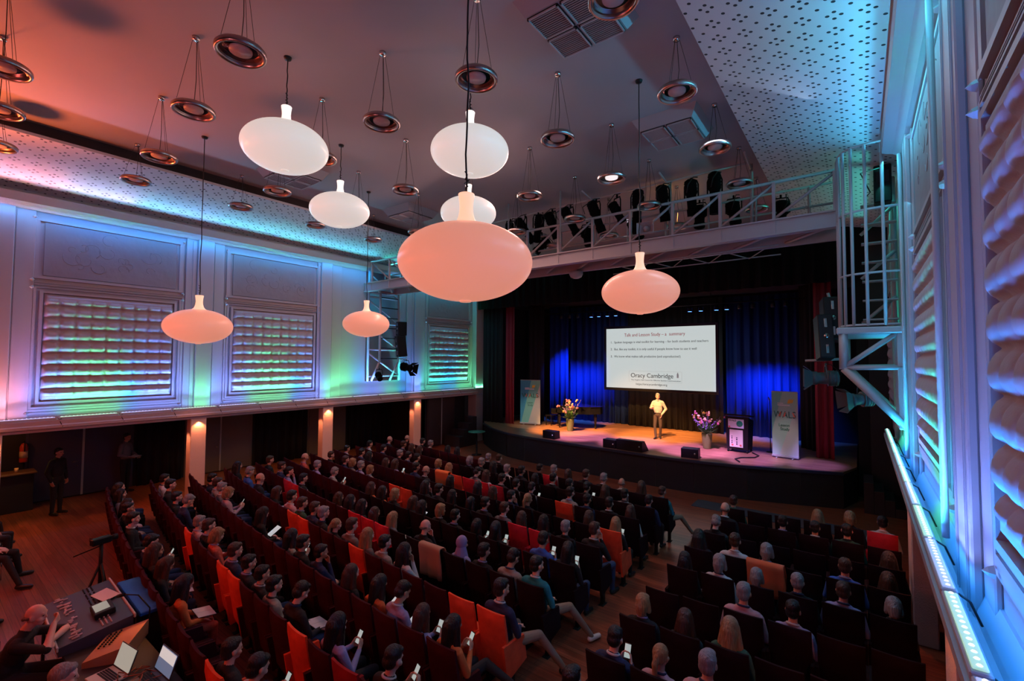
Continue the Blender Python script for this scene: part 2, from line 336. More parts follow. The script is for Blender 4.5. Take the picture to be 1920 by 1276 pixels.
# ceilings
m = MB(); m.box((-13.2, YB, 8.8), (-1.7, YF, 8.95)); struct(m.build('ceiling', M_ceil))
def soffit(name, xo, xi):
    m = MB(); t = .06
    vs = [(xo, YB, 8.0), (xi, YB, 8.5), (xi, YF, 8.5), (xo, YF, 8.0)]; vs += [(x, y, z + t) for x, y, z in vs]
    m.add(vs, [(0, 3, 2, 1), (4, 5, 6, 7), (0, 1, 5, 4), (1, 2, 6, 5), (2, 3, 7, 6), (3, 0, 4, 7)]); return struct(m.build(name, M_perf if xi > -5 else M_perfL))
soffit('ceiling_soffit_left', XL, -13.1); soffit('ceiling_soffit_right', XR, -1.72)
M_gap_shade = mat('slot_shade', (.03, .018, .016), .9, noise=.6, nscale=1.5)  # dark colour stands for the shade in the gap above the soffit edge
m = MB(); m.box((-13.26, YB, 8.5), (-13.2, YF, 8.82)); struct(m.build('trim_soffit_slot_left', M_gap_shade))
m = MB(); m.box((-1.7, YB, 8.5), (-1.64, YF, 8.82)); struct(m.build('trim_soffit_slot_right', M_ceil))
# hall floor, side aisles
m = MB(); m.box((-18.8, YB, -.15), (3.8, 22, 0)); struct(m.build('floor', M_floor))
m = MB(); m.box((-18.8, YB, 0), (-18.6, 17, 2.4)); struct(m.build('wall_aisle_left', M_dark))
m = MB(); m.box((3.6, YB, 0), (3.8, 17, 2.4)); struct(m.build('wall_aisle_right', M_dark))
m = MB(); m.box((-18.8, YB, 2.34), (XL, 17.3, 2.42)); struct(m.build('ceiling_aisle_left', M_dark))
m = MB(); m.box((XR, YB, 2.1), (3.8, 17.3, 2.2)); struct(m.build('ceiling_aisle_right', M_dark))
M_col = mat('column_stucco', (.62, .52, .5), .7, bump=.4, bscale=60)
for k, y in enumerate(COLY):
    m = MB(); m.rbox((XL + .0, y - .2, 0), (XL + .3, y + .2, 2.36), .015); o = m.build('column', M_col)
    tag(o, 'square stucco column under the left ledge, %s counted from the sound desk towards the stage' % ORD[k], 'column', 'columns under the left gallery')
for k, y in enumerate((1.9, 5.28, 9.35)):
    m = MB(); m.rbox((XR - .16, y - .32, 0), (XR + .12, y + .32, 2.26), .015); o = m.build('column', M_col)
    tag(o, 'flat brown column under the right ledge, %s counted from the front right corner' % ORD[k], 'column', 'columns under the right gallery')
# dark drapes and doors along the left aisle
def drape(name, p0, p1, z0, z1, mt, amp=.06, per=.28, ph=0):
    p0 = Vector(p0); p1 = Vector(p1); L = (p1 - p0).length; t = (p1 - p0) / L; nrm = Vector((-t.y, t.x)); n = max(8, int(L / per * 10))
    P = []
    for i in range(n + 1):
        s_ = L * i / n; q = p0 + t * s_; ph_ = 2 * math.pi * s_ / per + ph + 1.3 * math.sin(s_ * 1.9 + ph)
        a = amp * (math.sin(ph_) + .35 * math.sin(2.3 * ph_ + 1))
        P.append([(q.x + nrm.x * a * k, q.y + nrm.y * a * k, z) for z, k in ((z0, 1.1), (z0 * .6 + z1 * .4, 1.0), (z1, .7))])
    m = MB(); m.grid(P); o = m.build(name, mt)
    s = o.modifiers.new('thickness', 'SOLIDIFY'); s.thickness = .015
    return o
M_purple = mat('door_purple_grey', (.05, .035, .06), .5)
M_beige = mat('door_grey_beige', (.16, .12, .1), .5)
def double_door(n, x, y0, y1, mt, hand_y, label):
    d = MB(); ym = (y0 + y1) / 2; d.box((x, y0, 0), (x + .05, y0 + .06, 2.3)); d.box((x, y1 - .06, 0), (x + .05, y1, 2.3)); d.box((x, y0, 2.24), (x + .05, y1, 2.3))
    o = struct(d.build('door_%d' % n, M_trim if n == 1 else mt)); o.data.materials[0] = mt
    for a, b in ((y0 + .06, ym - .012), (ym + .012, y1 - .06)):
        MB().rbox((x + .01, a, .03), (x + .07, b, 2.24), .01).build('door_leaf', mt, o)
    MB().box((x + .06, ym - .025, .03), (x + .085, ym + .025, 2.24)).build('astragal', M_trim, o)
    h = MB(); h.tube([(x + .07, ym - .12, 1.02), (x + .13, ym - .12, 1.02), (x + .13, ym - .25, 1.02)], .012); h.lathe([(0, 0), (.02, 0), (.02, .01), (0, .01)], (x + .07, ym - .12, .9), 10, 'X'); h.build('door_handle', M_chrome, o)
    return o
double_door(1, -18.6, 2.2, 4.6, M_purple, 0, ''); double_door(2, -18.6, 6.0, 8.2, M_beige, 0, ''); double_door(3, -18.6, 10.4, 12.2, M_beige, 0, '')
double_door(4, -16.1, 14.8, 16.6, mat('door_maroon', (.06, .03, .032), .5), 0, '')
M_drape = mat('black_drape', (.012, .009, .014), .95)
for k, (a, b) in enumerate(((4.7, 5.9), (8.3, 10.3), (12.3, 14.6))):
    tag(drape('black_drape', (-18.45, a), (-18.45, b), 0, 2.3, M_drape, .05, .3, k), 'black floor-length drape beside %s in the left aisle' % ('the purple-grey double doors', 'the beige double doors', 'the far beige double doors')[k], 'curtain', 'drapes in the left aisle')
m = MB(); m.box((-18.6, 14.6, 0), (-16.12, 14.72, 2.34)); m.box((-16.2, 14.6, 0), (-16.12, 17.4, 2.34)); struct(m.build('wall_lobby_left', M_dark))
m = MB(); m.rbox((XL - .25, 17.35, 0), (XL + .3, 17.9, 2.34), .02); m.rbox((XL - .25, 17.35, 2.34), (XL + .28, 18.2, 7.9), .02); struct(m.build('wall_proscenium_left', M_wall))
# ---- proscenium and stage shell
m = MB()
m.box((-15.3, 17.45, 6.7), (XR + .3, 17.6, 9.0)); m.box((-15.3, 17.6, 6.9), (XR + .3, 22, 7.0))
m.box((-15.6, 17.95, 0), (-15.3, 22, 9)); m.box((-.1, 17.6, 0), (.2, 22, 9)); m.box((-15.6, 21.7, 0), (.2, 21.8, 7))
struct(m.build('wall_stagehouse', M_black))
m = MB(); m.box((.2, 17.2, 0), (3.8, 17.5, 9)); struct(m.build('wall_front_right', M_dark))
EDGE = [(-14.7, 17.3), (-13.3, 16.25), (-12.0, 15.62), (-10.9, 15.38), (-9.4, 15.22), (-7.4, 15.05), (-5.4, 14.97), (-4.2, 14.99), (-2.75, 15.22), (-1.45, 15.62), (-.46, 15.96)]
FULL = EDGE + [(-.15, 17.0), (-.15, 21.7), (-15.25, 21.7), (-15.25, 17.9)]
m = MB(); m.prism(FULL, .94, 1.0); struct(m.build('floor_stage', M_stage))
M_lip = mat('stage_lip_blue_black', (.015, .025, .05), .5)
m = MB(); n = len(EDGE)
def off(p, q, d):
    t = (Vector(q) - Vector(p)).normalized(); return Vector((t.y, -t.x)) * d
outer = []
for i, p in enumerate(EDGE):
    a = EDGE[max(i - 1, 0)]; b = EDGE[min(i + 1, n - 1)]; outer.append(Vector(p) + off(a, b, .1))
for i in range(n - 1):
    p, q = EDGE[i], EDGE[i + 1]; P, Q = outer[i], outer[i + 1]
    m.add([(p[0], p[1], 1.0), (q[0], q[1], 1.0), (Q.x, Q.y, 1.0), (P.x, P.y, 1.0), (p[0], p[1], .93), (q[0], q[1], .93), (Q.x, Q.y, .93), (P.x, P.y, .93)], [(0, 3, 2, 1), (3, 7, 6, 2), (4, 5, 6, 7), (0, 1, 5, 4), (0, 4, 7, 3), (1, 2, 6, 5)])
struct(m.build('trim_stage_lip', M_lip))
m = MB(); 
for i in range(n - 1):
    p, q = EDGE[i], EDGE[i + 1]; d = off(p, q, .04)
    m.add([(p[0] + d.x, p[1] + d.y, 0), (q[0] + d.x, q[1] + d.y, 0), (q[0] + d.x, q[1] + d.y, .93), (p[0] + d.x, p[1] + d.y, .93)], [(0, 1, 2, 3)])
    m.add([(p[0] + d.x * 1.4, p[1] + d.y * 1.4, .5), (q[0] + d.x * 1.4, q[1] + d.y * 1.4, .5), (q[0] + d.x * 1.4, q[1] + d.y * 1.4, .515), (p[0] + d.x * 1.4, p[1] + d.y * 1.4, .515)], [(0, 1, 2, 3)])
p, q = EDGE[-1], (-.15, 17.0)
m.add([(p[0], p[1], 0), (q[0], q[1], 0), (q[0], q[1], .93), (p[0], p[1], .93)], [(0, 1, 2, 3)])
struct(m.build('wall_stage_front', M_stagefront))
# low platform in front of the stage on the right, steps
m = MB(); m.prism([(-3.9, 13.6), (.3, 13.4), (.3, 14.2), (-3.9, 14.3)], .0, .02); struct(m.build('trim_floor_mat', mat('blue_grey_floor_mat', (.05, .06, .08), .8)))
st = thing('stage_steps', 'dark steps at the right end of the stage front', 'steps', (.02, 15.75, 0), 0)
for k in range(4): MB().rbox((-.02 + k * .22, .1, 0), (.2 + k * .22, 1.3, .82 - .2 * k), .01).build('step', M_dark, st)
st = thing('stage_steps', 'black stepped block at the left end of the stage', 'steps', (-14.95, 16.6, 0), 0)
for k in range(4): MB().rbox((-.9 + .16 * k, -.9 + .3 * k, 0), (.1, -.6 + .3 * k, .5 + .28 * k), .01).build('step', M_dark, st)
t = thing('bar_table', 'round bar table with green top at the left end of the stage', 'table', (-13.22, 15.05, 0))
MB().lathe([(0, .97), (.36, .97), (.37, .985), (.36, 1.0), (0, 1.0)]).build('tabletop', mat('green_tabletop', (.03, .22, .16), .35), t)
MB().lathe([(.22, 0), (.22, .02), (.04, .05), (.03, .97)], n=20).build('pedestal', M_blackmetal, t)
# ---- stage curtains
tag(drape('blue_curtain', (-13.4, 21.2), (-8.95, 21.2), 1.0, 6.8, M_blue, .07, .36), 'long blue velvet curtain at the back of the stage, left of the screen', 'curtain', 'blue backdrop curtains')
tag(drape('blue_curtain', (-4.6, 21.2), (-1.5, 21.2), 1.0, 6.8, M_blue, .07, .36, 2), 'blue velvet curtain behind the lectern, right of the screen', 'curtain', 'blue backdrop curtains')
tag(drape('blue_curtain', (-12.9, 20.3), (-11.75, 20.3), 1.0, 6.8, M_blue, .06, .3, 1), 'narrow blue curtain leg behind the left banner and piano', 'curtain', 'blue backdrop curtains')
tag(drape('black_curtain', (-8.9, 21.0), (-4.65, 21.0), 1.0, 6.8, M_black, .05, .34, 1), 'black curtain hanging behind the walking speaker under the screen', 'curtain')
tag(drape('red_curtain', (-13.85, 17.85), (-13.3, 17.85), 1.0, 6.8, M_redcurt, .05, .2), 'gathered red velvet curtain left of the left banner', 'curtain', 'red side curtains')
tag(drape('red_curtain', (-1.2, 17.85), (-.72, 17.85), 1.0, 6.8, M_redcurt, .06, .2, 1), 'gathered red velvet curtain right of the right banner', 'curtain', 'red side curtains')
tag(drape('black_curtain', (-15.2, 17.75), (-13.95, 17.75), 0.3, 6.8, M_black, .05, .25, 2), 'black side curtain between left wall and red curtain', 'curtain')
tag(drape('black_curtain', (-13.2, 18.9), (-12.75, 19.6), 1.0, 6.8, M_black, .04, .25, 2), 'black curtain leg behind the left banner', 'curtain')
tag(drape('black_curtain', (-1.75, 19.6), (-.9, 18.6), 1.0, 6.8, M_black, .04, .25, 2), 'black curtain leg behind the right banner', 'curtain')
tag(drape('valance', (-15.2, 17.3), (-.2, 17.3), 6.55, 8.6, mat('valance_cloth', (.007, .007, .008), .95, spec=.1), .06, .42), 'black pleated valance across the top of the stage opening', 'valance')

# ================================================================ wall panels
def tufted(ny, nz, W, Hh, D=.12, sub=9):
    P = []
    for i in range(ny * sub + 1):
        r = []
        for j in range(nz * sub + 1):
            u, v = i / sub, j / sub; fu, fv = u % 1, v % 1
            edge = min(u, v, ny - u, nz - v)
            a = (1 - abs(2 * fv - 1) ** 2.2) ** .62; sag = 1 - .35 * (fv - .5)
            du = min(fu, 1 - fu); dv = min(fv, 1 - fv)
            inner = 1 if .5 < u < ny - .5 else .5
            b = 1 - .5 * math.exp(-(du / .1) ** 2) * inner
            pin = math.exp(-((du ** 2 + dv ** 2) / .03)) if (.5 < u < ny - .5 and .5 < v < nz - .5) else 0
            wr = .025 * math.sin(u * 7.3 + 3 * math.sin(v * 2.1)) * math.sin(v * 5.1)
            d = D * (a * sag * b + wr * a) * (1 - pin * .9)
            if v < .5 or v > nz - .5: d = D * .62 * min(1, edge * 4) ** .5 if fv and edge < .5 else d
            r.append((d * min(1, edge * 5) ** .5, W * i / (ny * sub), Hh * j / (nz * sub)))
        P.append(r)
    return P
def wall_panel(side, y0, y1, label, ny=9, nz=9, z0=3.03, z1=5.62, relief=True, cs=1.0):
    x = XL if side < 0 else XR; W = y1 - y0
    t = thing('wall_panel', label, 'wall panel', (x, y0 if side < 0 else y1, 0), 0 if side < 0 else math.pi, 'tufted wall panels on the long walls')
    c = MB(); c.grid(tufted(ny, nz, W - .04, z1 - z0 - .04, .105 if side < 0 else .075)); c.build('tufted_cushion', M_cush, t, (.02, .02, z0 + .02))
    f = MB(); b = .3
    for k, (dx, o) in enumerate(((.03, b), (.045, b - .07), (.055, b - .13), (.07, .06))):
        i_ = o - .05 if k < 3 else .0
        f.box((0, -o, z0 - o), (dx, W + o, z0 - i_)); f.box((0, -o, z1 + i_), (dx, W + o, z1 + o * .8 if relief else z1 + o))
        f.box((0, -o, z0 - i_), (dx, -i_, z1 + i_)); f.box((0, W + i_, z0 - i_), (dx, W + o, z1 + i_))
    f.build('frame', M_trim, t)
    if relief:
        r = MB(); r.rbox((0, -.02, z1 + .42), (.03, W + .02, 7.32), .008); r.build('relief_board', M_relief, t)
        r = MB(); q = random.Random(int(y0 * 10))
        for k in range(16):
            cy, cz, rr = q.uniform(.3, W - .3), q.uniform(z1 + .65, 7.1), q.uniform(.08, .22); a0 = q.uniform(0, 6)
            r.tube([(.03, cy + rr * math.cos(a0 + i * .45) * (1 - i * .05), cz + rr * math.sin(a0 + i * .45) * (1 - i * .05)) for i in range(11)], .006, 5)
        r.build('relief_scroll', M_relief, t)
        r = MB()
        r.box((0, -.22, 7.34), (.045, W + .22, 7.4)); r.box((0, -.22, z1 + .34), (.045, W + .22, z1 + .4)); r.box((0, -.2, z1 + .4), (.04, -.1, 7.34)); r.box((0, W + .1, z1 + .4), (.04, W + .2, 7.34)); r.build('upper_frame', M_trim, t)
        s = []
        for yy in (-.2, W + .2):
            for zz in (7.42, z1 + .3, z1 + .12, z0 - .26):
                MB().lathe([(.045, 0), (.03, .03), (0, .06)], (.05, yy, zz), 4, 'X', False).build('corner_stud', M_metal, t)
    return t
wall_panel(-1, 2.02, 4.66, 'tufted wall panel with relief board above, nearest on the left wall beside the first pilaster')
wall_panel(-1, 6.2, 8.86, 'tufted wall panel on the left wall between the second and third columns')
wall_panel(-1, 14.4, 17.0, 'tufted wall panel at the stage end of the left wall beyond the ladder')
wall_panel(-1, -2.0, .2, 'orange-lit wall panel cut by the left edge of the picture')
wall_panel(1, 1.3, 4.02, 'tufted wall panel nearest the camera at the right edge of the picture')
wall_panel(1, 5.98, 8.66, 'tufted wall panel on the right wall between big pilaster and ladder cage')
wall_panel(1, 14.4, 16.9, 'tufted wall panel at the stage end of the right wall')
for y in (5.62, 9.75): MB().tube([(XR - .13, y, 2.55), (XR - .13, y, 7.5)], .028).build('conduit', M_metal).name = 'conduit'
for i, o in enumerate([o for o in COL.objects if o.name.startswith('conduit')]):
    tag(o, ('vertical white conduit on the right wall beside the big pilaster', 'vertical white conduit on the right wall next to the ladder cage')[i], 'pipe')
# LED bars lying on the right and left ledges
def ledbar(x, y0, y1, z, col, label, group):
    t = thing('led_bar', label, 'LED bar', (x, y0, z), 0, group)
    L = y1 - y0 - .03
    MB().rbox((-.045, 0, 0), (.045, L, .05), .008).build('housing', M_metal, t)
    e = tuple(.3 + .7 * c for c in col)
    MB().rbox((-.032, .03, .05), (.032, L - .03, .062), .004).build('lens', mat('led_lens', (.8, .8, .8), .3, emit=e, es=.6), t)
    g = MB()
    for k in range(int(L / .07)): g.lathe([(.014, 0), (.01, .006), (0, .008)], (0, .06 + k * .07, .062), 6)
    o = g.build('diode_row', mat('diode', (1, 1, 1), .3, emit=tuple(.7 + .3 * c for c in col), es=1.5), t); o['kind'] = 'stuff'
    MB().tube([(.05, .05, .02), (.1, .0, .0), (.16, .06, -.16)], .008, 6).build('cable', M_cable, t)
cc = [LAV, GRN, BLU, GRN, BLU, GRN, CYA, GRN, GRN, TEA]
ys = [2.2, 3.25, 4.3, 5.45, 6.6, 7.75, 8.9, 10.05, 11.2, 12.35, 13.5]
for k in range(10):
    ledbar(XR - .255, ys[k], ys[k + 1], 2.52, cc[k], 'LED bar on the right ledge, %s counted from the lower right corner of the picture' % ORD[k], 'LED bars on the right ledge')
for k in range(14):
    y = 1.2 + 1.15 * k
    ledbar(XL + .22, y, y + 1.15, 2.6, (LAV, GRN)[k % 2], 'thin LED bar on the left ledge, %s counted from the picture edge' % ORD[k], 'LED bars on the left ledge')
# ================================================================ pendant lamps
def pendant(x, y, z, kind, label, D=1.25):
    R = D / 2; b = R * .575
    t = thing('pendant_lamp', label, 'pendant lamp', (x, y, z), 0, '%s glass pendant lamps' % kind)
    mb, mn = (M_salmon, M_salneck) if kind == 'salmon' else (M_white, M_whneck)
    pr = [(0, -b)]
    for k in range(1, 40):
        a = -math.pi / 2 + math.pi * k / 40
        if a > 0 and R * math.cos(a) < .17: break
        pr.append((R * math.cos(a), b * math.sin(a)))
    zt = b * math.sqrt(1 - (.16 / R) ** 2); pr.append((.16, zt))
    MB().lathe(pr, n=64).build('glass_shade', mb, t)
    nk = [(.16, zt), (.125, zt + .012), (.098, zt + .035), (.078, zt + .075), (.066, zt + .13), (.063, zt + .18), (.068, zt + .24), (.077, zt + .3), (.074, zt + .305), (0, zt + .3)]
    MB().lathe(nk, n=32).build('glass_neck', mn, t)
    MB().lathe([(0, -b - .012), (.05, -b - .01), (.06, -b + .004), (.03, -b + .012)], n=20).build('bottom_cap', mb, t)
    top = 8.8 - z; zc = zt + .3
    pts = []
    for k in range(25):
        u = k / 24; a = .012 * math.sin(u * 15 + x) * (1 - u) + .008 * math.sin(u * 41) * (1 - u)
        pts.append((a, .008 * math.sin(u * 23) * (1 - u), zc + (top - zc) * u))
    MB().tube(pts, .009, 6).build('cord', M_cable, t)
    k_ = [(.02 * math.cos(a * 2.6), .02 * math.sin(a * 2.6), zc + .02 + a * .022) for a in range(10)]
    MB().tube(k_, .006, 5).build('cord_knot', M_cable, t)
    MB().lathe([(0, top - .04), (.05, top - .035), (.06, top - .005), (.06, top), (0, top)], n=20).build('ceiling_rose', M_blackmetal, t)
    return t
for x, y, z, k, l in [(-2.94, 3.17, 5.0, 'salmon', 'large salmon glass pendant lamp, nearest and biggest, centre of the hall'),
                      (-4.96, 5.42, 7.43, 'white', 'white glass pendant lamp hanging just above the big salmon lamp'),
                      (-7.02, 7.64, 7.39, 'white', 'white glass pendant lamp half hidden behind the neck of the biggest salmon lamp'),
                      (-11.0, 7.82, 5.06, 'salmon', 'smallest salmon pendant lamp in front of the left ladder'),
                      (-11.08, 3.76, 4.75, 'salmon', 'salmon pendant lamp in front of the left wall between two tufted panels'),
                      (-2.89, 7.34, 5.22, 'salmon', 'salmon pendant lamp in front of the bridge, above the projection screen'),
                      (-7.07, 3.5, 7.36, 'white', 'biggest white pendant lamp at upper left near the ring lights'),
                      (-9.06, 5.71, 7.34, 'white', 'white pendant lamp between biggest white lamp and biggest salmon lamp')]:
    pendant(x, y, z, k, l)
# ================================================================ ring lights on wires
M_lens_d = mat('ring_light_lens', (.55, .5, .5), .35)
M_lens_l = mat('ring_light_lit', (.8, .8, .8), .3, emit=(1, .92, .92), es=.9)
def ring_light(z):
    t = thing('ring_light', 'x', 'ceiling light', (0, 0, 0), 0, 'round ceiling lights on wires')
    MB().lathe([(.225, .03), (.255, .045), (.275, .02), (.275, -.02), (.262, -.04), (.235, -.03), (.225, 0), (.225, .03)], n=40).build('rim', M_copper, t)
    MB().lathe([(0, .045), (.15, .04), (.228, .012), (.228, .02), (.15, .055), (0, .06)], n=40).build('reflector_dish', M_chrome, t)
    MB().lathe([(0, -.004), (.12, 0), (.125, .02), (.12, .042), (0, .042)], n=32).build('lens', M_lens_d, t)
    h = 8.8 - z
    for a in (.3, 2.4, 4.5):
        MB().tube([(.22 * math.cos(a), .22 * math.sin(a), .03), (.03 * math.cos(a), .03 * math.sin(a), h)], .003, 5).build('suspension_wire', M_cable, t)
    MB().tube([(.0, 0, .05), (.03, .01, h * .4), (.0, .01, h)], .005, 5).build('power_cable', M_cable, t)
    MB().lathe([(0, h - .05), (.045, h - .05), (.05, h), (0, h)], n=16).build('canopy', M_chrome, t)
    return t
protoA = ring_light(7.7); protoB = ring_light(7.98); first = {7.7: protoA, 7.98: protoB}; usedp = set()
lanes = [('right-hand', -2.05, (4.5, 6.66, 8.85, 11.0, 13.1), 7.98), ('second', -3.88, (4.35, 6.35, 8.4, 10.45, 12.5), 7.7), ('third', -5.77, (2.3, 4.31, 6.3, 8.27, 10.3, 12.3), 7.7),
         ('fourth', -7.7, (2.46, 4.45, 6.39, 8.4, 10.4, 12.4), 7.7), ('fifth', -10.0, (.75, 2.69, 4.8, 6.8, 8.77, 10.8), 7.7), ('left-hand', -12.65, (.95, 3.0, 5.16, 7.2, 9.2, 11.2), 7.98), ]
lanes.append(('fourth', -8.6, (.66,), 7.9))
for nm, x, ys_, z in lanes:
    zz = 7.98 if z > 7.95 else 7.7
    for k, y in enumerate(ys_):
        if zz not in usedp: o = first[zz]; usedp.add(zz)
        else: o = copy_tree(first[zz])
        o.location = (x, y, zz if z != 7.9 else 7.75)
        o['label'] = 'round metal ring light on wires, %s ceiling row from the right, %s from the rear' % (nm, ORD[k]) if z != 7.9 else 'round ring light on wires cut by the upper left picture edge'
        if (nm, k) == ('second', 2):
            o['label'] = 'brightly lit white ring light on wires just above the bridge'
            for c in o.children:
                if c.name.startswith('lens'): c.data = c.data.copy(); c.data.materials[0] = M_lens_l
# ================================================================ ceiling air units
M_grill = mat('vent_slats', (.4, .36, .38), .5); M_vent_shade = mat('vent_slot_shade', (.01, .01, .01), .9)  # dark backing colour stands for the shade behind the slats
def vent(x, y, label, s=1.0, z=8.58):
    t = thing('air_vent', label, 'air vent', (x, y, z), 0, 'square ceiling air units')
    h = 8.8 - z
    MB().add([(-s / 2, -s / 2, .02), (s / 2, -s / 2, .02), (s / 2, s / 2, .02), (-s / 2, s / 2, .02), (-s / 2 - .12, -s / 2 - .12, h), (s / 2 + .12, -s / 2 - .12, h), (s / 2 + .12, s / 2 + .12, h), (-s / 2 - .12, s / 2 + .12, h)],
             [(0, 3, 2, 1), (4, 5, 6, 7), (0, 1, 5, 4), (1, 2, 6, 5), (2, 3, 7, 6), (3, 0, 4, 7)]).build('casing', M_ceil, t)
    for i in (0, 1):
        for j in (0, 1):
            cx, cy = (-s / 4 if i else s / 4), (-s / 4 if j else s / 4); q = s / 4 - .02
            g = MB(); g.m = 1; g.box((cx - q, cy - q, .0), (cx + q, cy + q, .018)); g.m = 0
            for k in range(13):
                o = -q + 2 * q * (k + .5) / 13
                if True: g.box((cx - q, cy + o - .003, -.014), (cx + q, cy + o + .003, 0))
            for a, b in (((cx - q, cy - q, -.02), (cx - q + .02, cy + q, 0)), ((cx + q - .02, cy - q, -.02), (cx + q, cy + q, 0)), ((cx - q, cy - q, -.02), (cx + q, cy - q + .02, 0)), ((cx - q, cy + q - .02, -.02), (cx + q, cy + q, 0))): g.box(a, b)
            g.build('grille', [M_grill, M_vent_shade], t)
vent(-2.95, 5.32, 'square ceiling air unit at the top, beside the perforated right soffit'); vent(-2.9, 9.15, 'square ceiling air unit above the right half of the bridge')
vent(-11.35, 9.65, 'square ceiling air unit left of the half hidden white lamp'); vent(-11.3, 5.8, 'square ceiling air unit behind the biggest white pendant lamp')
# ================================================================ lighting bridge
br = thing('lighting_bridge', 'white steel lighting bridge with truss railing across the hall', 'bridge', (0, 0, 0))
bx0, bx1 = -15.55, -.32
MB().box((bx0, 10.96, 6.74), (bx1, 11.04, 7.04)).box((bx0, 10.9, 7.03), (bx1, 11.1, 7.06)).box((bx0, 10.9, 6.72), (bx1, 11.1, 6.75)).build('front_beam', M_metal, br)
MB().box((bx0, 11.96, 6.68), (bx1, 12.04, 7.0)).build('rear_beam', M_metal, br)
MB().box((bx0, 11.04, 6.98), (bx1, 11.96, 7.0)).build('deck', M_dark, br)
MB().bar((bx0, 11, 7.86), (bx1, 11, 7.86), .05).build('handrail', M_metal, br)
MB().bar((bx0, 12, 7.95), (bx1, 12, 7.95), .04).build('handrail', M_metal, br)
MB().bar((bx0, 12, 7.5), (bx1, 12, 7.5), .04).build('rail', M_metal, br)
xs = [-.34 - 1.058 * k for k in range(15)]
for k, x in enumerate(xs):
    MB().box((x - .03, 10.97, 7.05), (x + .03, 11.03, 7.86)).box((x - .035, 10.94, 6.75), (x + .035, 10.96, 7.04)).build('upright', M_metal, br)
    MB().bar((x - .5, 12, 7.0), (x - .5, 12, 7.95), .04).build('upright', M_metal, br)
    if k < 14:
        x2 = xs[k + 1]
        MB().bar((x2, 11, 7.08) if k < 11 else (x2, 11, 7.82), (x, 11, 7.82) if k < 11 else (x, 11, 7.08), .045).build('diagonal_brace', M_metal, br)
        MB().bar((x - .1, 11.1, 6.78), (x2 + .1, 11.9, 6.74), .05).build('cross_brace', M_metal, br)
for x in (-8.42, -6.6): MB().bar((x, 10.95, 7.0), (x, 10.95, 8.8), .04).build('hanger', M_metal, br)
for x in (-6.05, -3.9, -1.98, -10.6, -12.8): MB().bar((x, 12.0, 7.0), (x, 12.0, 8.75), .06).bar((x, 12.0, 8.62), (x, 11.2, 8.75), .04).build('hanger', M_metal, br)
MB().tube([(-12.9, 11.8, 8.62), (-1.98, 11.8, 8.72)], .025).build('lighting_pipe', M_metal, br)
lat = MB()
for k in range(4):
    x = -5.2 + .9 * k; lat.bar((x, 11.6, 6.64), (x + .45, 12.0, 6.5), .018); lat.bar((x + .45, 12, 6.5), (x + .9, 11.6, 6.64), .018)
lat.bar((-5.5, 11.6, 6.64), (-1.4, 11.6, 6.66), .02); lat.bar((-5.5, 12, 6.5), (-1.4, 12, 6.52), .02); lat.build('under_lattice', M_metal, br)
M_lensd = mat('dark_lens', (.03, .03, .035), .1)
def stage_spot(x, y, z, yaw, tilt, label, L=.55, R=.11, group='black spotlights on the lighting bridge', barn=False, mt=None, sc=1.0):
    mt = mt or M_matte
    t = thing('spotlight', label, 'spotlight', (x, y, z), yaw, group, sc)
    R3 = Matrix.Rotation(tilt, 3, 'X')
    def tr(mb): mb.v = [tuple(R3 @ Vector(p)) for p in mb.v]; return mb
    b = MB(); b.lathe([(R * .5, -L * .5), (R * 1.15, -L * .45), (R * 1.2, -L * .1), (R * .95, -L * .05), (R * .9, L * .3), (R * 1.05, L * .32), (R * 1.05, L * .5), (R * .9, L * .5)], n=20, ax='Y')
    for k in range(4): b.lathe([(R * 1.25, 0), (R * 1.25, .012), (R * 1.1, .012)], (0, -L * .4 + k * .05, 0), 20, 'Y')
    tr(b).build('body', mt, t)
    tr(MB().lathe([(0, L * .47), (R * .88, L * .46), (R * .88, L * .45)], n=20, ax='Y')).build('lens', M_lensd, t)
    yk = MB(); w = R * 1.35; yk.tube([(-w, 0, 0), (-w, 0, .2), (-w * .8, 0, .27), (w * .8, 0, .27), (w, 0, .2), (w, 0, 0)], .012, 6); yk.build('yoke', mt, t)
    MB().tube([(0, 0, .27), (0, 0, .33)], .018, 8).build('clamp', mt, t)
    MB().tube([(0, -L * .45, 0), (.05, -L * .6, .1), (.06, -.1, .3), (.1, 0, .32)], .008, 6).build('cable', M_cable, t)
    if barn:
        for a in range(4):
            Rz = Matrix.Rotation(a * math.pi / 2, 3, 'Y'); f = MB()
            f.add([Rz @ Vector(p) for p in ((-R, L * .5, R), (R, L * .5, R), (R * 1.5, L * .5 + .16, R * 1.9), (-R * 1.5, L * .5 + .16, R * 1.9))], [(0, 1, 2, 3)])
            f2 = tr(f).build('barn_door', mt, t); f2.modifiers.new('thickness', 'SOLIDIFY').thickness = .006
    return t
for k, (x, z, yw, tl, L) in enumerate([(-8.99, 8.33, .5, -.9, .5), (-8.4, 8.36, -.7, -.9, .6), (-7.9, 8.36, .8, -.8, .6), (-7.39, 8.36, -.3, -1.1, .55), (-6.76, 8.36, -.5, -1.0, .62), (-5.92, 8.37, -.4, -1.1, .62), (-5.29, 8.38, -.5, -.9, .42), (-4.71, 8.38, .5, -1.1, .66), (-4.01, 8.38, -.1, -1.3, .62), (-3.3, 8.37, 0, -1.35, .6), (-2.75, 8.36, .05, -1.5, .68)]):
    stage_spot(x, 11.8, 8.66 - .33 * 1.5, yw, tl, 'black spotlight on the bridge pipe, %s counted from the left' % ORD[k], L, .082 if L > .5 else .075, sc=1.5)
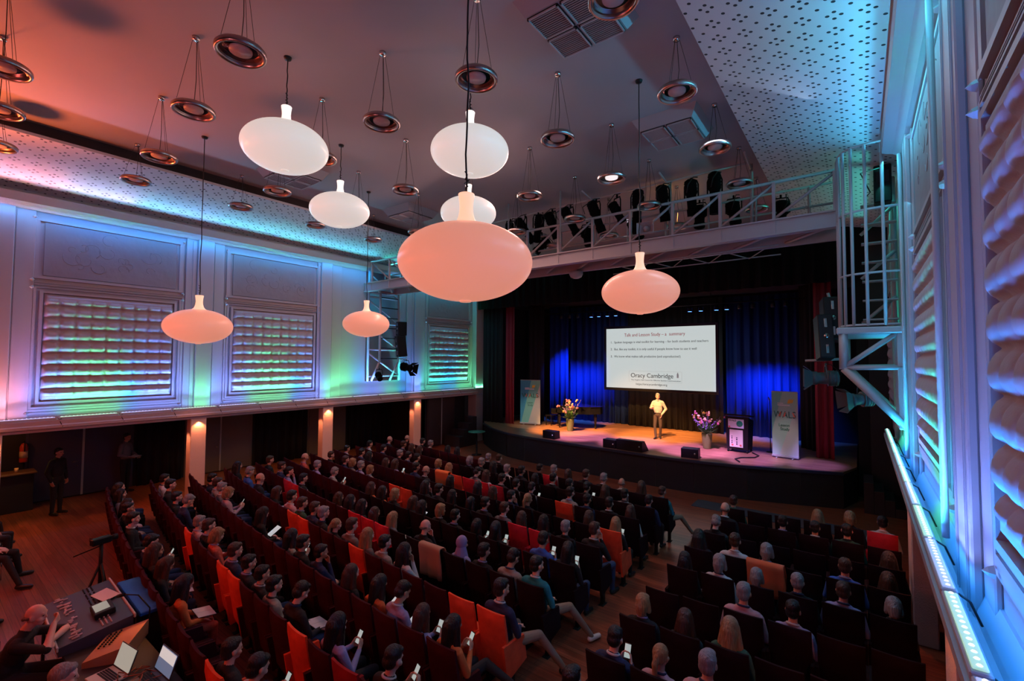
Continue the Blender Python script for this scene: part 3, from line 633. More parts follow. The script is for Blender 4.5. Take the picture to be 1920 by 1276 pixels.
for k, (x, z, yw) in enumerate(((-8.0, 7.7, 2.2), (-6.4, 7.75, .2), (-4.9, 7.7, -.2), (-3.2, 7.75, .3), (-2.4, 7.7, 0), (-13.2, 7.6, .4), (-1.4, 7.5, .3))):
    stage_spot(x, 12.15, z, yw, -.8, 'black spotlight clamped low behind the bridge railing, %s of that row' % ORD[k], .45, .1, 'low spotlights behind the bridge railing', sc=1.3)
hn = thing('horn_loudspeaker', 'pale horn loudspeaker fixed to the bridge railing', 'loudspeaker', (-4.11, 10.86, 7.3), .1)
h = MB(); h.add([(-.2, -.12, -.13), (.2, -.12, -.13), (.2, -.12, .13), (-.2, -.12, .13), (-.08, .08, -.06), (.08, .08, -.06), (.08, .08, .06), (-.08, .08, .06)], [(0, 1, 5, 4), (1, 2, 6, 5), (2, 3, 7, 6), (3, 0, 4, 7), (4, 5, 6, 7)]); ho = h.build('bell', M_metal, hn); ho.modifiers.new('thickness', 'SOLIDIFY').thickness = .012
MB().lathe([(0, -.1), (.03, -.09), (.06, -.04), (.07, .05), (.05, .12), (0, .12)], n=20, ax='Y').build('driver', M_metal, hn)
dm = thing('ceiling_speaker', 'pale rounded loudspeaker hanging under the bridge', 'loudspeaker', (-6.63, 11.9, 6.68)); MB().lathe([(.2, 0), (.2, -.08), (.16, -.16), (.08, -.2), (0, -.2)], n=24).build('shell', M_metal, dm); MB().lathe([(.05, 0), (.05, .06)], n=10).build('mount', M_metal, dm)
# ================================================================ ladder cage (right) and ladder tower (left)
cg = thing('ladder_cage', 'white steel ladder cage on the right wall carrying the bridge end', 'ladder cage', (0, 0, 0))
path = [(.6, 10.2), (.36, 10.18), (.12, 10.2), (-.08, 10.26), (-.2, 10.38), (-.27, 10.56), (-.3, 10.8), (-.31, 11.2), (-.32, 11.6), (-.33, 12.0), (-.33, 12.4)]
for i, (x, y) in enumerate(path):
    MB().tube([(x, y, 4.72), (x, y, 7.95 if i > 1 else 7.92)], .026).build('cage_bar', M_metal, cg)
for z in (4.74, 5.65, 6.78, 7.95):
    MB().tube([(x, y, z) for x, y in path], .02, 6).build('cage_hoop', M_metal, cg)
MB().rbox((-.34, 10.15, 4.58), (.68, 12.6, 4.7), .02).build('platform', M_metal, cg)
for y in (10.22, 12.5):
    b = MB(); b.bar((-.24, y, 4.6), (-.24, y, 3.95), .1); b.bar((-.24, y, 3.97), (.62, y, 2.98), .1); b.bar((-.2, y, 3.98), (.62, y, 4.0), .06); b.bar((-.2, y, 4.02), (.5, y, 4.58), .06)
    b.build('bracket', M_metal, cg)
MB().rbox((.5, 10.2, 2.95), (.68, 11.0, 4.58), .01).build('bracket_plate', M_metal, cg)
MB().bar((-.24, 12.5, 4.15), (-1.0, 12.35, 4.1), .04).build('side_arm', M_metal, cg)
MB().bar((-.24, 12.5, 4.3), (-.55, 12.3, 5.6), .04).build('side_arm', M_metal, cg)
for k in range(7):
    z = 4.95 + .4 * k; MB().rbox((.06, 12.1, z), (.64, 12.3, z + .03), .005).build('stair_tread', M_metal, cg)
for k in range(3):
    z = 4.9 + .95 * k; MB().bar((.05, 12.35, z), (.62, 12.35, z + .55), .05).build('diagonal_brace', M_metal, cg)
MB().bar((.6, 12.4, 4.7), (.6, 12.4, 7.95), .07).build('post', M_metal, cg)
bxs = thing('amplifier_rack', 'black equipment rack at the top inside the ladder cage', 'equipment rack', (.42, 11.75, 7.25)); MB().rbox((-.14, -.15, .0), (.14, .15, .75), .02).build('case', M_blackmetal, bxs); MB().rbox((-.1, -.17, .4), (.1, -.15, .62), .005).build('front_plate', M_dark, bxs); MB().tube([(0, -.15, .7), (-.35, -.3, .6), (-.2, -.25, .2), (-.3, -.2, .1)], .012).build('cable', M_cable, bxs)
lt = thing('ladder_tower', 'white and grey steel ladder in front of the left wall recess', 'ladder', (0, 0, 0))
for y in (11.3, 12.2):
    MB().bar((-15.0, y, 3.95), (-15.0, y, 6.72), .08).build('upright', M_metal, lt)
MB().bar((-15.0, 12.2, 4.1), (-14.58, 12.3, 4.08), .035).build('side_arm', M_metal, lt); MB().bar((-15.0, 11.3, 3.98), (-15.5, 11.3, 3.22), .08).build('bracket', M_metal, lt); MB().bar((-15.0, 12.2, 3.98), (-15.5, 12.2, 3.22), .08).build('bracket', M_metal, lt)
for k in range(7): MB().bar((-15.0, 11.3, 4.1 + .4 * k), (-15.0, 12.2, 4.1 + .4 * k), .03).build('rung', M_blackmetal, lt)
for k in range(4):
    z = 3.4 + 1.05 * k
    MB().bar((-15.5, 11.15, z + .9), (-15.5, 12.6, z), .05).build('diagonal_brace', M_metal, lt); MB().bar((-15.5, 11.1, z), (-15.5, 12.65, z), .05).build('cross_bar', M_metal, lt)
MB().bar((-15.5, 11.12, 3.2), (-15.5, 11.12, 7.8), .08).bar((-15.5, 12.66, 3.2), (-15.5, 12.66, 7.8), .08).build('frame_post', M_metal, lt)
for x in (-15.5, -15.0): MB().tube([(x, 11.2, 6.72), (x, 12.3, 6.72)], .04).build('cross_bar', M_metal, lt)
# loudspeakers and lamps beside the stage
def box_speaker(x, y, z, w, d, h, yaw, tilt, label, group=None):
    t = thing('loudspeaker', label, 'loudspeaker', (x, y, z), yaw, group); Rt = Matrix.Rotation(tilt, 3, 'X')
    def bx(a, b, r=.015): m = MB().rbox(a, b, r); m.v = [tuple(Rt @ Vector(p)) for p in m.v]; return m
    bx((-w / 2, -d / 2, -h / 2), (w / 2, d / 2, h / 2)).build('cabinet', M_blackmetal, t)
    bx((-w / 2 + .02, -d / 2 - .008, -h / 2 + .02), (w / 2 - .02, -d / 2, h / 2 - .02), .003).build('grille', M_dark, t)
    m = MB()
    for zz in (-.3 * h, .3 * h): m.rbox((-.025, -d / 2 - .016, zz - .1 * h), (.025, -d / 2 - .006, zz + .1 * h), .003)
    m.lathe([(.05, 0), (.05, .012), (.03, .012), (.03, 0)], (0, -d / 2 - .016, 0), 16, 'Y'); m.v = [tuple(Rt @ Vector(p)) for p in m.v]; m.build('badge_strip', M_chrome, t)
    return t
box_speaker(-.5, 12.3, 5.0, .34, .4, .95, .25, -.16, 'upper black loudspeaker hanging beside the ladder cage at the right', 'loudspeakers right of the stage'); box_speaker(-.62, 12.0, 4.6, .28, .36, .95, .3, -.2, 'lower black loudspeaker with pale strips beside the ladder cage', 'loudspeakers right of the stage')
box_speaker(-14.75, 12.15, 5.3, .3, .35, .55, -.3, .0, 'small upper black loudspeaker beside the left ladder', 'loudspeakers left of the stage'); box_speaker(-14.7, 12.1, 4.6, .3, .35, .85, -.3, .12, 'long black loudspeaker beside the left ladder', 'loudspeakers left of the stage')
stage_spot(-14.6, 12.3, 3.75, -1.3, -.2, 'black spotlight with barn doors under the left loudspeaker', .45, .14, 'lamps on the left ladder', True)
stage_spot(-14.95, 11.25, 3.4, -1.9, -.6, 'small black spotlight at the foot of the left ladder bracket', .36, .1, 'lamps on the left ladder')
M_teal = mat('grey_lamp_body', (.08, .12, .13), .35)
stage_spot(-.0, 12.2, 3.3, 2.0, -.1, 'grey spotlight with square flap below the right bracket', .42, .13, 'lamps at the right bracket', True, M_teal)
stage_spot(-.62, 12.3, 3.72, 1.7, .0, 'black moving-head lamp left of the right bracket', .5, .14, 'lamps at the right bracket', True, M_teal)
# ================================================================ on the stage
ZS = 1.0
def text(body, size, loc, rot, mt, parent, name='lettering', align='LEFT', ex=.003, sx=1.0):
    c = bpy.data.curves.new(name, 'FONT'); c.body = body; c.size = size; c.align_x = align; c.extrude = ex
    o = bpy.data.objects.new(name, c); COL.objects.link(o); bpy.context.view_layer.update()
    me = bpy.data.meshes.new_from_object(o.evaluated_get(bpy.context.evaluated_depsgraph_get())); bpy.data.objects.remove(o)
    me.materials.clear(); me.materials.append(mt); o = bpy.data.objects.new(name, me); COL.objects.link(o); o.parent = parent; o.location = loc; o.rotation_euler = rot; o.scale = (sx, 1, 1); return o
M_scr = mat('projection_surface', (.1, .1, .1), .6, emit=(.60, .67, .66), es=.86)
M_ink = mat('screen_ink', (.02, .02, .03), .8); M_red = mat('screen_red_ink', (.35, .02, .04), .8, emit=(.3, .02, .03), es=.5)
sc = thing('projection_screen', 'large lit projection screen with black frame above the stage', 'screen', (-7.11, 20, 4.18))
W2, H2 = 2.41, 1.355
MB().box((-W2, -.01, -H2), (W2, .01, H2)).build('canvas', M_scr, sc)
MB().rbox((-W2 - .12, -.03, -H2 - .12), (-W2, .05, H2 + .12), .01).rbox((W2, -.03, -H2 - .12), (W2 + .12, .05, H2 + .12), .01).rbox((-W2, -.03, -H2 - .12), (W2, .05, -H2), .01).rbox((-W2, -.03, H2), (W2, .05, H2 + .12), .01).build('frame', M_blackmetal, sc)
for x in (-2.25, 2.25): MB().tube([(x, 0, H2 + .12), (x, 0, 2.7)], .012).build('suspension_cable', M_cable, sc)
RX = (math.pi / 2, 0, 0)
def st_(b, s, x, z, mt=M_ink, wd=None):
    o = text(b, s, (x, -.014, z), RX, mt, sc)
    if wd: o.scale[0] = wd / max(.01, o.dimensions.x)
    return o
st_('Talk and Lesson Study \u2013 a  summary', .21, -1.52, .98, M_red, 2.72)
for k, (b, z, wd) in enumerate((('Spoken language is vital toolkit for learning \u2013 for both students and teachers', .68, 4.15), ('But, like any toolkit, it is only useful if people know how to use it well', .36, 3.68), ('We know what makes talk productive (and unproductive!)', .03, 3.02))):
    st_('%d.' % (k + 1), .14, -2.2, z); st_(b, .14, -2.02, z, M_ink, wd)
st_('Oracy Cambridge', .27, -1.22, -.86, M_ink, 1.9); st_('The Hughes Hall Centre for Effective Spoken Communication', .075, -1.2, -1.0, M_ink, 2.2); st_('https://oracycambridge.org', .13, -.98, -1.2, M_ink, 1.4)
fr = MB(); 
for a, b in (((-1.3, -1.06), (1.05, -1.055)), ((-1.3, -.585), (1.05, -.58)), ((-1.3, -1.06), (-1.295, -.58)), ((1.045, -1.06), (1.05, -.58))): fr.box((a[0], -.014, a[1]), (b[0], -.011, b[1]))
fr.box((.84, -.014, -.84), (.92, -.011, -.68)).box((.86, -.014, -.68), (.9, -.011, -.62)); fr.build('logo_outline', mat('grey_ink', (.3, .32, .32), .8, emit=(.3, .33, .33), es=.4), sc)
# blue stage lamps above the screen
M_bl = mat('blue_led_lens', (.1, .2, 1), .3, emit=(.08, .25, 1.0), es=7)
pp = thing('lighting_pipe', 'thin black lighting pipe above the projection screen', 'pipe', (0, 0, 0)); MB().tube([(-13, 19, 6.3), (-1.5, 19, 6.3)], .025).build('tube', M_blackmetal, pp)
for k, x in enumerate((-9.8, -9.42, -9.0, -8.6, -5.42, -5.0, -4.42, -4.05)):
    t = thing('stage_lamp', 'glowing blue stage lamp above the screen, %s from the left' % ORD[k], 'stage lamp', (x, 19, 6.1), 0, 'blue stage lamps above the screen')
    MB().lathe([(.05, .12), (.085, .08), (.09, -.05), (.08, -.06)], n=16).build('housing', M_blackmetal, t); MB().lathe([(0, -.062), (.075, -.06), (.078, -.045)], n=16).build('lens', M_bl, t)
    MB().tube([(0, 0, .1), (0, 0, .2)], .012).build('clamp', M_blackmetal, t)
for k, x in enumerate((-11.4, -10.95, -10.5, -3.6, -3.15, -2.5, -2.1)):
    t = thing('stage_lamp', 'unlit small stage lamp above the screen, %s unlit one from the left' % ORD[k], 'stage lamp', (x, 19, 6.1), 0, 'unlit stage lamps')
    MB().lathe([(.05, .12), (.07, .08), (.075, -.05), (.06, -.06)], n=14).build('housing', M_blackmetal, t); MB().lathe([(0, -.062), (.06, -.06), (.06, -.05)], n=14).build('lens', M_chrome, t); MB().tube([(0, 0, .1), (0, 0, .2)], .012).build('clamp', M_blackmetal, t)
# roll-up banners
M_b1 = mat('banner_blue', (.05, .32, .5), .6); M_b2 = mat('banner_teal', (.2, .55, .47), .6); M_b3 = mat('banner_sage', (.42, .62, .52), .6); M_b4 = mat('banner_grey', (.55, .57, .52), .6)
M_or = mat('logo_orange', (.9, .5, .05), .6); M_coral = mat('logo_coral', (.85, .2, .12), .6); M_green = mat('logo_green', (.02, .15, .1), .6); M_pw = mat('print_white', (.8, .8, .8), .6)
def banner(x, y, rz, w, label, left):
    t = thing('roll_up_banner', label, 'banner', (x, y, ZS), rz, 'roll-up banners at the sides of the stage'); h = 2.0
    b = MB(); w2 = w / 2
    def pl(pts, m): b.m = m; b.add([(px, 0, pz) for px, pz in pts], [tuple(range(len(pts)))])
    z0 = .1; 
    if left:
        pl([(-w2, z0), (-w2 + .05, z0), (-w2 + .55 * w, h + z0), (-w2, h + z0)], 1); pl([(-w2 + .05, z0), (-w2 + .4 * w, z0), (w2, h * .93 + z0), (w2, h + z0), (-w2 + .55 * w, h + z0)], 2)
        pl([(-w2 + .4 * w, z0), (w2, z0), (w2, h * .93 + z0)], 3); ms = [M_b1, M_b1, M_b2, M_b4]
    else:
        pl([(-w2, .8), (-w2 + .42 * w, h + z0), (-w2, h + z0)], 0); pl([(-w2, z0), (-w2 + .28 * w, z0), (w2, h * .85 + z0), (w2, h + z0), (-w2 + .42 * w, h + z0), (-w2, .8)], 2)
        pl([(-w2 + .28 * w, z0), (w2, z0), (w2, h * .85 + z0)], 3); ms = [M_b2, M_b1, M_b3, M_b4]
    o = b.build('print', ms, t); o.modifiers.new('thickness', 'SOLIDIFY').thickness = .004
    MB().rbox((-w2 - .01, -.06, .03), (w2 + .01, .06, .1), .012).build('base', M_metal, t); MB().rbox((-w2, -.015, h + .095), (w2, .015, h + .12), .004).build('top_rail', M_metal, t)
    for s_ in (-.3, .3): MB().rbox((s_ * w - .02, -.16, 0), (s_ * w + .02, .16, .03), .006).build('foot', M_metal, t)
    MB().tube([(0, .04, .1), (0, .03, h + .1)], .01).build('support_pole', M_blackmetal, t)
    y_ = -.008
    def T(s_, size, x_, z, mt, wd, nm='lettering'):
        q = text(s_, size, (x_, y_, z), RX, mt, t, nm, 'CENTER'); q.scale[0] = wd / max(.01, q.dimensions.x); return q
    T('WALS', .3, 0, 1.28, M_green, w * .84); 
    c = MB()
    for xx, s_ in ((-.24 * w, 1), (-.06 * w, 1), (.34 * w, -1)): c.add([(xx, y_ - .004, 1.32), (xx + .05, y_ - .004, 1.32), (xx + .03 + .05 * s_, y_ - .004, 1.46), (xx + .05 * s_, y_ - .004, 1.46)], [(0, 1, 2, 3)])
    c.build('letter_accent', M_coral, t)
    pw_ = MB(); pw_.box((-.27 * w, y_ - .002, 1.66), (.2 * w, y_, 1.70)); pw_.box((-.27 * w, y_ - .002, 1.72), (-.05 * w, y_, 1.75)); pw_.build('logo_line', M_pw, t)
    g = MB(); 
    for a in (0, .05, .1): g.add([(.08 + a, y_, 1.74), (.13 + a, y_, 1.74 + a * .4), (.16 + a, y_, 1.9), (.1 + a, y_, 1.84)], [(0, 1, 2, 3)])
    g.build('bird_logo', M_or, t)
    T('Lesson', .13, -.02, 1.0, M_green, .3); T('Study', .13, -.0, .88, M_green, .26)
    return t
banner(-12.62, 18.2, .28, 1.0, 'roll-up banner lettered WALS at the left end of the stage by the red curtain', True); banner(-1.97, 17.1, -.1, .74, 'roll-up banner lettered WALS at the right end of the stage by the lectern', False)
# grand piano
pn = thing('grand_piano', 'black grand piano with closed lid on the left of the stage', 'piano', (-11.15, 18.9, ZS), 0, None, 1.0)
M_pia = mat('black_lacquer', (.008, .008, .01), .12)
out = [(0, -.75), (.55, -.75), (1.1, -.72), (1.6, -.5), (1.9, -.1), (1.86, .2), (1.6, .36), (1.25, .4), (.95, .5), (.75, .68), (.55, .75), (0, .75)]
MB().prism(out, .68, .98).build('case', M_pia, pn)
MB().prism([(x * 1.015, y * 1.02) for x, y in out if True], .985, 1.01).build('lid', M_pia, pn)
MB().rbox((-.28, -.74, .62), (.0, .74, .74), .02).rbox((-.28, -.75, .62), (.06, -.68, .86), .02).rbox((-.28, .68, .62), (.06, .75, .86), .02).build('key_bed', M_pia, pn)
k_ = MB().box((-.26, -.66, .74), (-.06, .66, .76)).build('white_keys', mat('ivory', (.7, .68, .62), .3), pn); k_['kind'] = 'stuff'
k_ = MB(); [k_.box((-.2, -.64 + .037 * i, .76), (-.06, -.625 + .037 * i, .775)) for i in range(35) if i % 7 not in (2, 6)]; k_ = k_.build('black_keys', M_pia, pn); k_['kind'] = 'stuff'
MB().rbox((.1, -.35, 1.01), (.14, .35, 1.25), .01, Matrix.Rotation(.3, 3, 'Y'), (.12, 0, 1.01)).build('music_desk', M_pia, pn)
for x, y in ((.1, -.6), (.1, .6), (1.6, .0)): MB().lathe([(.07, .68), (.075, .5), (.05, .3), (.045, .1), (.055, .07), (.03, .05), (.03, 0)], (x, y, 0), 12).build('leg', M_pia, pn)
MB().rbox((.2, -.08, .12), (.3, .08, .68), .01).rbox((.12, -.12, .05), (.32, .12, .12), .01).build('pedal_lyre', M_pia, pn)
pb = thing('piano_bench', 'black piano bench at the keyboard end of the piano', 'bench', (-11.8, 18.85, ZS)); MB().rbox((-.18, -.35, .42), (.18, .35, .5), .02).build('seat', M_pia, pb)
for x in (-.14, .14):
    for y in (-.3, .3): MB().rbox((x - .02, y - .02, 0), (x + .02, y + .02, .42), .005).build('leg', M_pia, pb)
# vases with flowers
M_vase = mat('olive_glazed_vase', (.14, .16, .04), .25); M_leaf = mat('leaf', (.05, .14, .03), .6); M_lil = mat('lilac_petals', (.4, .25, .6), .6); M_pk = mat('pink_petals', (.75, .22, .3), .6); M_yl = mat('cream_orange_petals', (.85, .5, .25), .6)
def flowers(x, y, label, seed):
    r = random.Random(seed); t = thing('flower_vase', label, 'flower vase', (x, y, ZS), 0, 'tall vases with flowers on the stage')
    MB().lathe([(0, 0), (.12, 0), (.125, .02), (.16, .25), (.175, .48), (.17, .53), (.155, .53), (.15, .4), (0, .4)], n=28).build('vase', M_vase, t)
    lf = MB(); bl = MB(); stm = MB()
    def ell(mb, c, rr, n=5):
        mb.lathe([(0, -rr), (rr * .8, -rr * .5), (rr, 0), (rr * .7, rr * .6), (0, rr)], c, n)
    for k in range(26):
        a = r.uniform(0, 6.28); tilt = r.uniform(.15, .85); L = r.uniform(.45, .98)
        d = Vector((math.cos(a) * math.sin(tilt), math.sin(a) * math.sin(tilt), math.cos(tilt))); p0 = Vector((0, 0, .5))
        stm.tube([p0, p0 + d * L], .005, 5)
        bl.m = k % 3; spike = k % 3 == 0; n = 12 if spike else 5
        for j in range(n):
            u = 1 - j / n * (.45 if spike else .12); q = p0 + d * L * u + Vector((r.uniform(-1, 1), r.uniform(-1, 1), r.uniform(-1, 1))) * (.016 + .012 * j / n * 2 if spike else .035)
            ell(bl, q, (.012 + .01 * j / n) if spike else r.uniform(.025, .045))
    for k in range(46):
        a = r.uniform(0, 6.28); tilt = r.uniform(.3, 1.35); L = r.uniform(.25, .52); d = Vector((math.cos(a) * math.sin(tilt), math.sin(a) * math.sin(tilt), math.cos(tilt))); s_ = d.cross(Vector((0, 0, 1))).normalized() * .04; p0 = Vector((0, 0, .5))
        lf.add([p0 + d * L * .3, p0 + d * L * .65 + s_, p0 + d * L, p0 + d * L * .65 - s_], [(0, 1, 2, 3)])
    for mb, n_, m_ in ((stm, 'flower_stems', [M_leaf]), (bl, 'blossoms', [M_lil, M_pk, M_yl]), (lf, 'foliage', [M_leaf])):
        o = mb.build(n_, m_, t); o['kind'] = 'stuff'
        if n_ == 'foliage': o.modifiers.new('thickness', 'SOLIDIFY').thickness = .003
flowers(-10.16, 17.7, 'olive vase of pink and lilac flowers in front of the piano', 3); flowers(-4.38, 17.25, 'olive vase of pink and lilac flowers between speaker and lectern', 5)
# lectern
lc = thing('lectern', 'black wheeled lectern with two printed posters on its front', 'lectern', (-3.36, 17.35, ZS), -.12)
MB().add([(-.33, -.2, .1), (.33, -.2, .1), (.33, .28, .1), (-.33, .28, .1), (-.37, -.24, 1.2), (.37, -.24, 1.2), (.37, .3, 1.05), (-.37, .3, 1.05)], [(0, 3, 2, 1), (4, 5, 6, 7), (0, 1, 5, 4), (1, 2, 6, 5), (2, 3, 7, 6), (3, 0, 4, 7)]).build('cabinet', M_blackmetal, lc)
MB().rbox((-.4, -.28, 1.2), (.4, .3, 1.25), .01, Matrix.Rotation(-.12, 3, 'X')).build('reading_desk', M_blackmetal, lc)
pA = MB().box((-.27, -.25, .82), (.23, -.235, 1.12)).build('upper_poster', M_pw, lc); MB().lathe([(0, 0), (.1, 0), (.1, .006), (0, .006)], (.1, -.257, .97), 24, 'Y').build('green_disc', mat('poster_green', (.02, .4, .2), .6), pA); text('WALS', .09, (-.25, -.255, 1.04), RX, M_green, pA); MB().box((-.26, -.256, .83), (-.2, -.251, .88)).build('red_logo', M_coral, pA)
pB = MB().box((-.23, -.235, .18), (.19, -.22, .76)).build('lower_poster', mat('poster_cream', (.8, .72, .5), .6), lc)
mk = MB()
for zz, hh in ((.52, .03), (.45, .05), (.37, .04), (.3, .05)): mk.box((-.17, -.238, zz), (-.14, -.236, zz + hh)).box((-.02, -.238, zz - .04), (.02, -.236, zz - .04 + hh))
mk.build('printed_marks', M_ink, pB)
for x in (-.14, .12): MB().lathe([(0, 0), (.035, 0), (.035, .004)], (x, -.237, .25), 14, 'Y').build('red_dot', M_coral, pB)
for x in (-.3, .3):
    for y in (-.17, .25): MB().lathe([(0, -.02), (.045, -.02), (.045, .02), (0, .02)], (x, y, .045), 14, 'X').build('castor', M_blackmetal, lc)
MB().tube([(.1, 0, 1.2), (.12, .05, 1.35), (.1, -.1, 1.42)], .008).build('gooseneck_microphone', M_blackmetal, lc)
cb = thing('stage_cable', 'black cable curling over the stage floor beside the lectern', 'cable', (0, 0, ZS)); MB().tube([(-2.95, 17.3, .02), (-2.7, 16.9, .02), (-2.75, 16.5, .02), (-3.1, 16.2, .02), (-3.2, 15.9, .02), (-3.0, 15.5, .02)], .022, 8).build('cable', M_cable, cb)
ms = thing('microphone_stand', 'thin black microphone stand between lectern and right banner', 'microphone stand', (-2.5, 17.9, ZS)); MB().tube([(0, 0, .02), (0, 0, 1.75)], .012).build('pole', M_blackmetal, ms); MB().lathe([(0, 0), (.13, 0), (.12, .025), (0, .03)], n=18).build('base', M_blackmetal, ms); MB().tube([(0, 0, 1.75), (-.02, -.1, 1.85)], .02).build('microphone', M_chrome, ms)
# floor monitors
def wedge(x, y, rz, w, d, h, label, slope=.5):
    t = thing('stage_monitor', label, 'stage monitor', (x, y, ZS), rz, 'black loudspeakers along the front edge of the stage')
    m = MB(); s_ = d * slope; m.add([(-w / 2, -d / 2, 0), (w / 2, -d / 2, 0), (w / 2, d / 2, 0), (-w / 2, d / 2, 0), (-w / 2, -d / 2, h), (w / 2, -d / 2, h), (w / 2, d / 2 - s_, h), (-w / 2, d / 2 - s_, h)], [(0, 3, 2, 1), (4, 5, 6, 7), (0, 1, 5, 4), (1, 2, 6, 5), (2, 3, 7, 6), (3, 0, 4, 7)])
    o = m.build('cabinet', M_blackmetal, t); o.modifiers.new('bevel', 'BEVEL').width = .01
    MB().rbox((-w / 2 + .03, d / 2 - s_ * .5 - .02, h * .45), (w / 2 - .03, d / 2 - s_ * .5 + .01, h * .55), .003).build('handle_bar', M_dark, t)
    MB().lathe([(.03, 0), (.03, .01), (.02, .01)], (w / 2 - .1, -d / 2 - .012, h * .5), 12, 'Y').build('socket', M_chrome, t)
wedge(-9.8, 15.6, -.12, .6, .36, .3, 'small black loudspeaker on the stage edge in front of the left vase', .05); wedge(-7.1, 15.3, -.08, .5, .36, .3, 'small black loudspeaker on the stage edge touching the big wedge monitor', .05)
wedge(-6.35, 15.35, -.05, .95, .55, .36, 'big black wedge monitor on the stage edge in front of the speaker', .6); wedge(-4.4, 15.35, .08, .52, .36, .3, 'small black loudspeaker on the stage edge right of the big wedge monitor', .05)
# ================================================================ bodies: tapered capsules fused by a voxel remesh into one surface
def V3(*a): return Vector(a)
class Body:
    def __init__(s): s.P = []
    def cap(s, p, q, r0, r1, m): s.P.append(('c', Vector(p), Vector(q), r0, r1, m)); return s
    def ell(s, c, r, m, R=None): s.P.append(('e', Vector(c), Vector(r), R or Matrix.Identity(3), 0, m)); return s
    def hand(s, w, d, n, m=0, curl=.5, side=1, sc=1.0):
        w = Vector(w); d = Vector(d).normalized(); n = Vector(n); n = (n - d * n.dot(d)).normalized(); t = d.cross(n) * side
        for i, (o, L) in enumerate(((.036, .92), (.012, 1.0), (-.012, .95), (-.036, .78))):
            k = w + d * .085 * sc + t * o * sc
            s.cap(w + t * o * .5 * sc, k, .014 * sc, .0115 * sc, m); a = curl * .6; p = k
            for j, l in enumerate((.042, .027, .021)):
                dd = d * math.cos(a) + n * math.sin(a); q = p + dd * l * L * sc; s.cap(p, q, (.0095 - .001 * j) * sc, (.0088 - .001 * j) * sc, m); p = q; a += curl
        b = w + t * .02 * sc + d * .02 * sc; q = b + (t * .75 + d * .55 + n * .35).normalized() * .045 * sc; s.cap(b, q, .014 * sc, .0115 * sc, m); s.cap(q, q + (d * .8 + t * .25 + n * .4).normalized() * .035 * sc, .0105 * sc, .009 * sc, m)
    def mesh(s, name, mats, vox=.008, smooth=3):
        mb = MB()
        for P in s.P:
            if P[0] == 'c':
                _, p, q, r0, r1, m = P; L = (q - p).length; n = 12
                prof = [(0, -r0)] + [(r0 * math.cos(a), r0 * math.sin(a)) for a in (-1.1, -.6, 0)] + [(r1 * math.cos(a), L + r1 * math.sin(a)) for a in (0, .6, 1.1)] + [(0, L + r1)]
                o = len(mb.v); mb.lathe(prof, n=n)
                z = (q - p).normalized() if L > 1e-6 else V3(0, 0, 1); R = z.to_track_quat('Z', 'Y').to_matrix()
                for i in range(o, len(mb.v)): mb.v[i] = tuple(p + R @ Vector(mb.v[i]))
            else:
                _, c, r, R, _, m = P; o = len(mb.v)
                mb.lathe([(math.cos(a), math.sin(a)) if abs(a) < 1.57 else (0, math.copysign(1, a)) for a in [-math.pi / 2 + math.pi * k / 10 for k in range(11)]], n=18)
                for i in range(o, len(mb.v)):
                    v = mb.v[i]; mb.v[i] = tuple(c + R @ Vector((v[0] * r[0], v[1] * r[1], v[2] * r[2])))
        ob = mb.build(name + '_raw', []) if False else None
        me = bpy.data.meshes.new(name); me.from_pydata(mb.v, [], mb.f); me.update()
        ob = bpy.data.objects.new(name + '_tmp', me); COL.objects.link(ob)
        rm = ob.modifiers.new('remesh', 'REMESH'); rm.mode = 'VOXEL'; rm.voxel_size = vox
        sm = ob.modifiers.new('smooth', 'SMOOTH'); sm.factor = .5; sm.iterations = smooth
        bpy.context.view_layer.update()
        out = bpy.data.meshes.new_from_object(ob.evaluated_get(bpy.context.evaluated_depsgraph_get())); out.name = name
        bpy.data.objects.remove(ob); bpy.data.meshes.remove(me)
        N = len(out.polygons); C = np.empty(N * 3); out.polygons.foreach_get('center', C); C = C.reshape(-1, 3)
        best = np.full(N, 1e9); mi = np.zeros(N, int)
        for P in s.P:
            if P[0] == 'c':
                p = np.array(P[1]); q = np.array(P[2]); d = q - p; l2 = max(d @ d, 1e-9); t = np.clip(((C - p) @ d) / l2, 0, 1)
                dist = np.linalg.norm(C - (p + t[:, None] * d), axis=1) - (P[3] + (P[4] - P[3]) * t)
            else:
                Rm = np.array(P[3]); q = (C - np.array(P[1])) @ Rm / np.array(P[2]); dist = (np.linalg.norm(q, axis=1) - 1) * min(P[2])
            k = dist < best; best[k] = dist[k]; mi[k] = P[5]
        out.materials.clear()
        for m in mats: out.materials.append(m)
        out.polygons.foreach_set('material_index', mi); out.polygons.foreach_set('use_smooth', np.ones(N, bool)); out.update()
        return out
# slots: 0 skin 1 top 2 trousers 3 shoes 4 eyes 5 lips
M_skin = [mat('skin_%s' % n, c, .5) for n, c in (('light', (.62, .36, .27)), ('tan', (.45, .25, .17)), ('brown', (.22, .11, .07)), ('rosy', (.68, .38, .31)))]
M_eye = mat('eye_dark', (.02, .015, .01), .2); M_lip = mat('lips', (.4, .12, .1), .5)
CL = {'k': ('black', (.008, .008, .01)), 'n': ('navy', (.012, .02, .07)), 'w': ('white', (.55, .55, .55)), 'g': ('grey', (.14, .14, .15)), 'p': ('pink', (.5, .3, .34)), 'b': ('blue', (.04, .12, .45)), 'o': ('orange', (.55, .13, .03)),
      't': ('teal', (.01, .2, .24)), 'r': ('red patterned', (.5, .08, .05)), 'l': ('lavender', (.3, .28, .5)), 'e': ('beige', (.27, .27, .24)), 'd': ('dark green', (.02, .08, .05))}
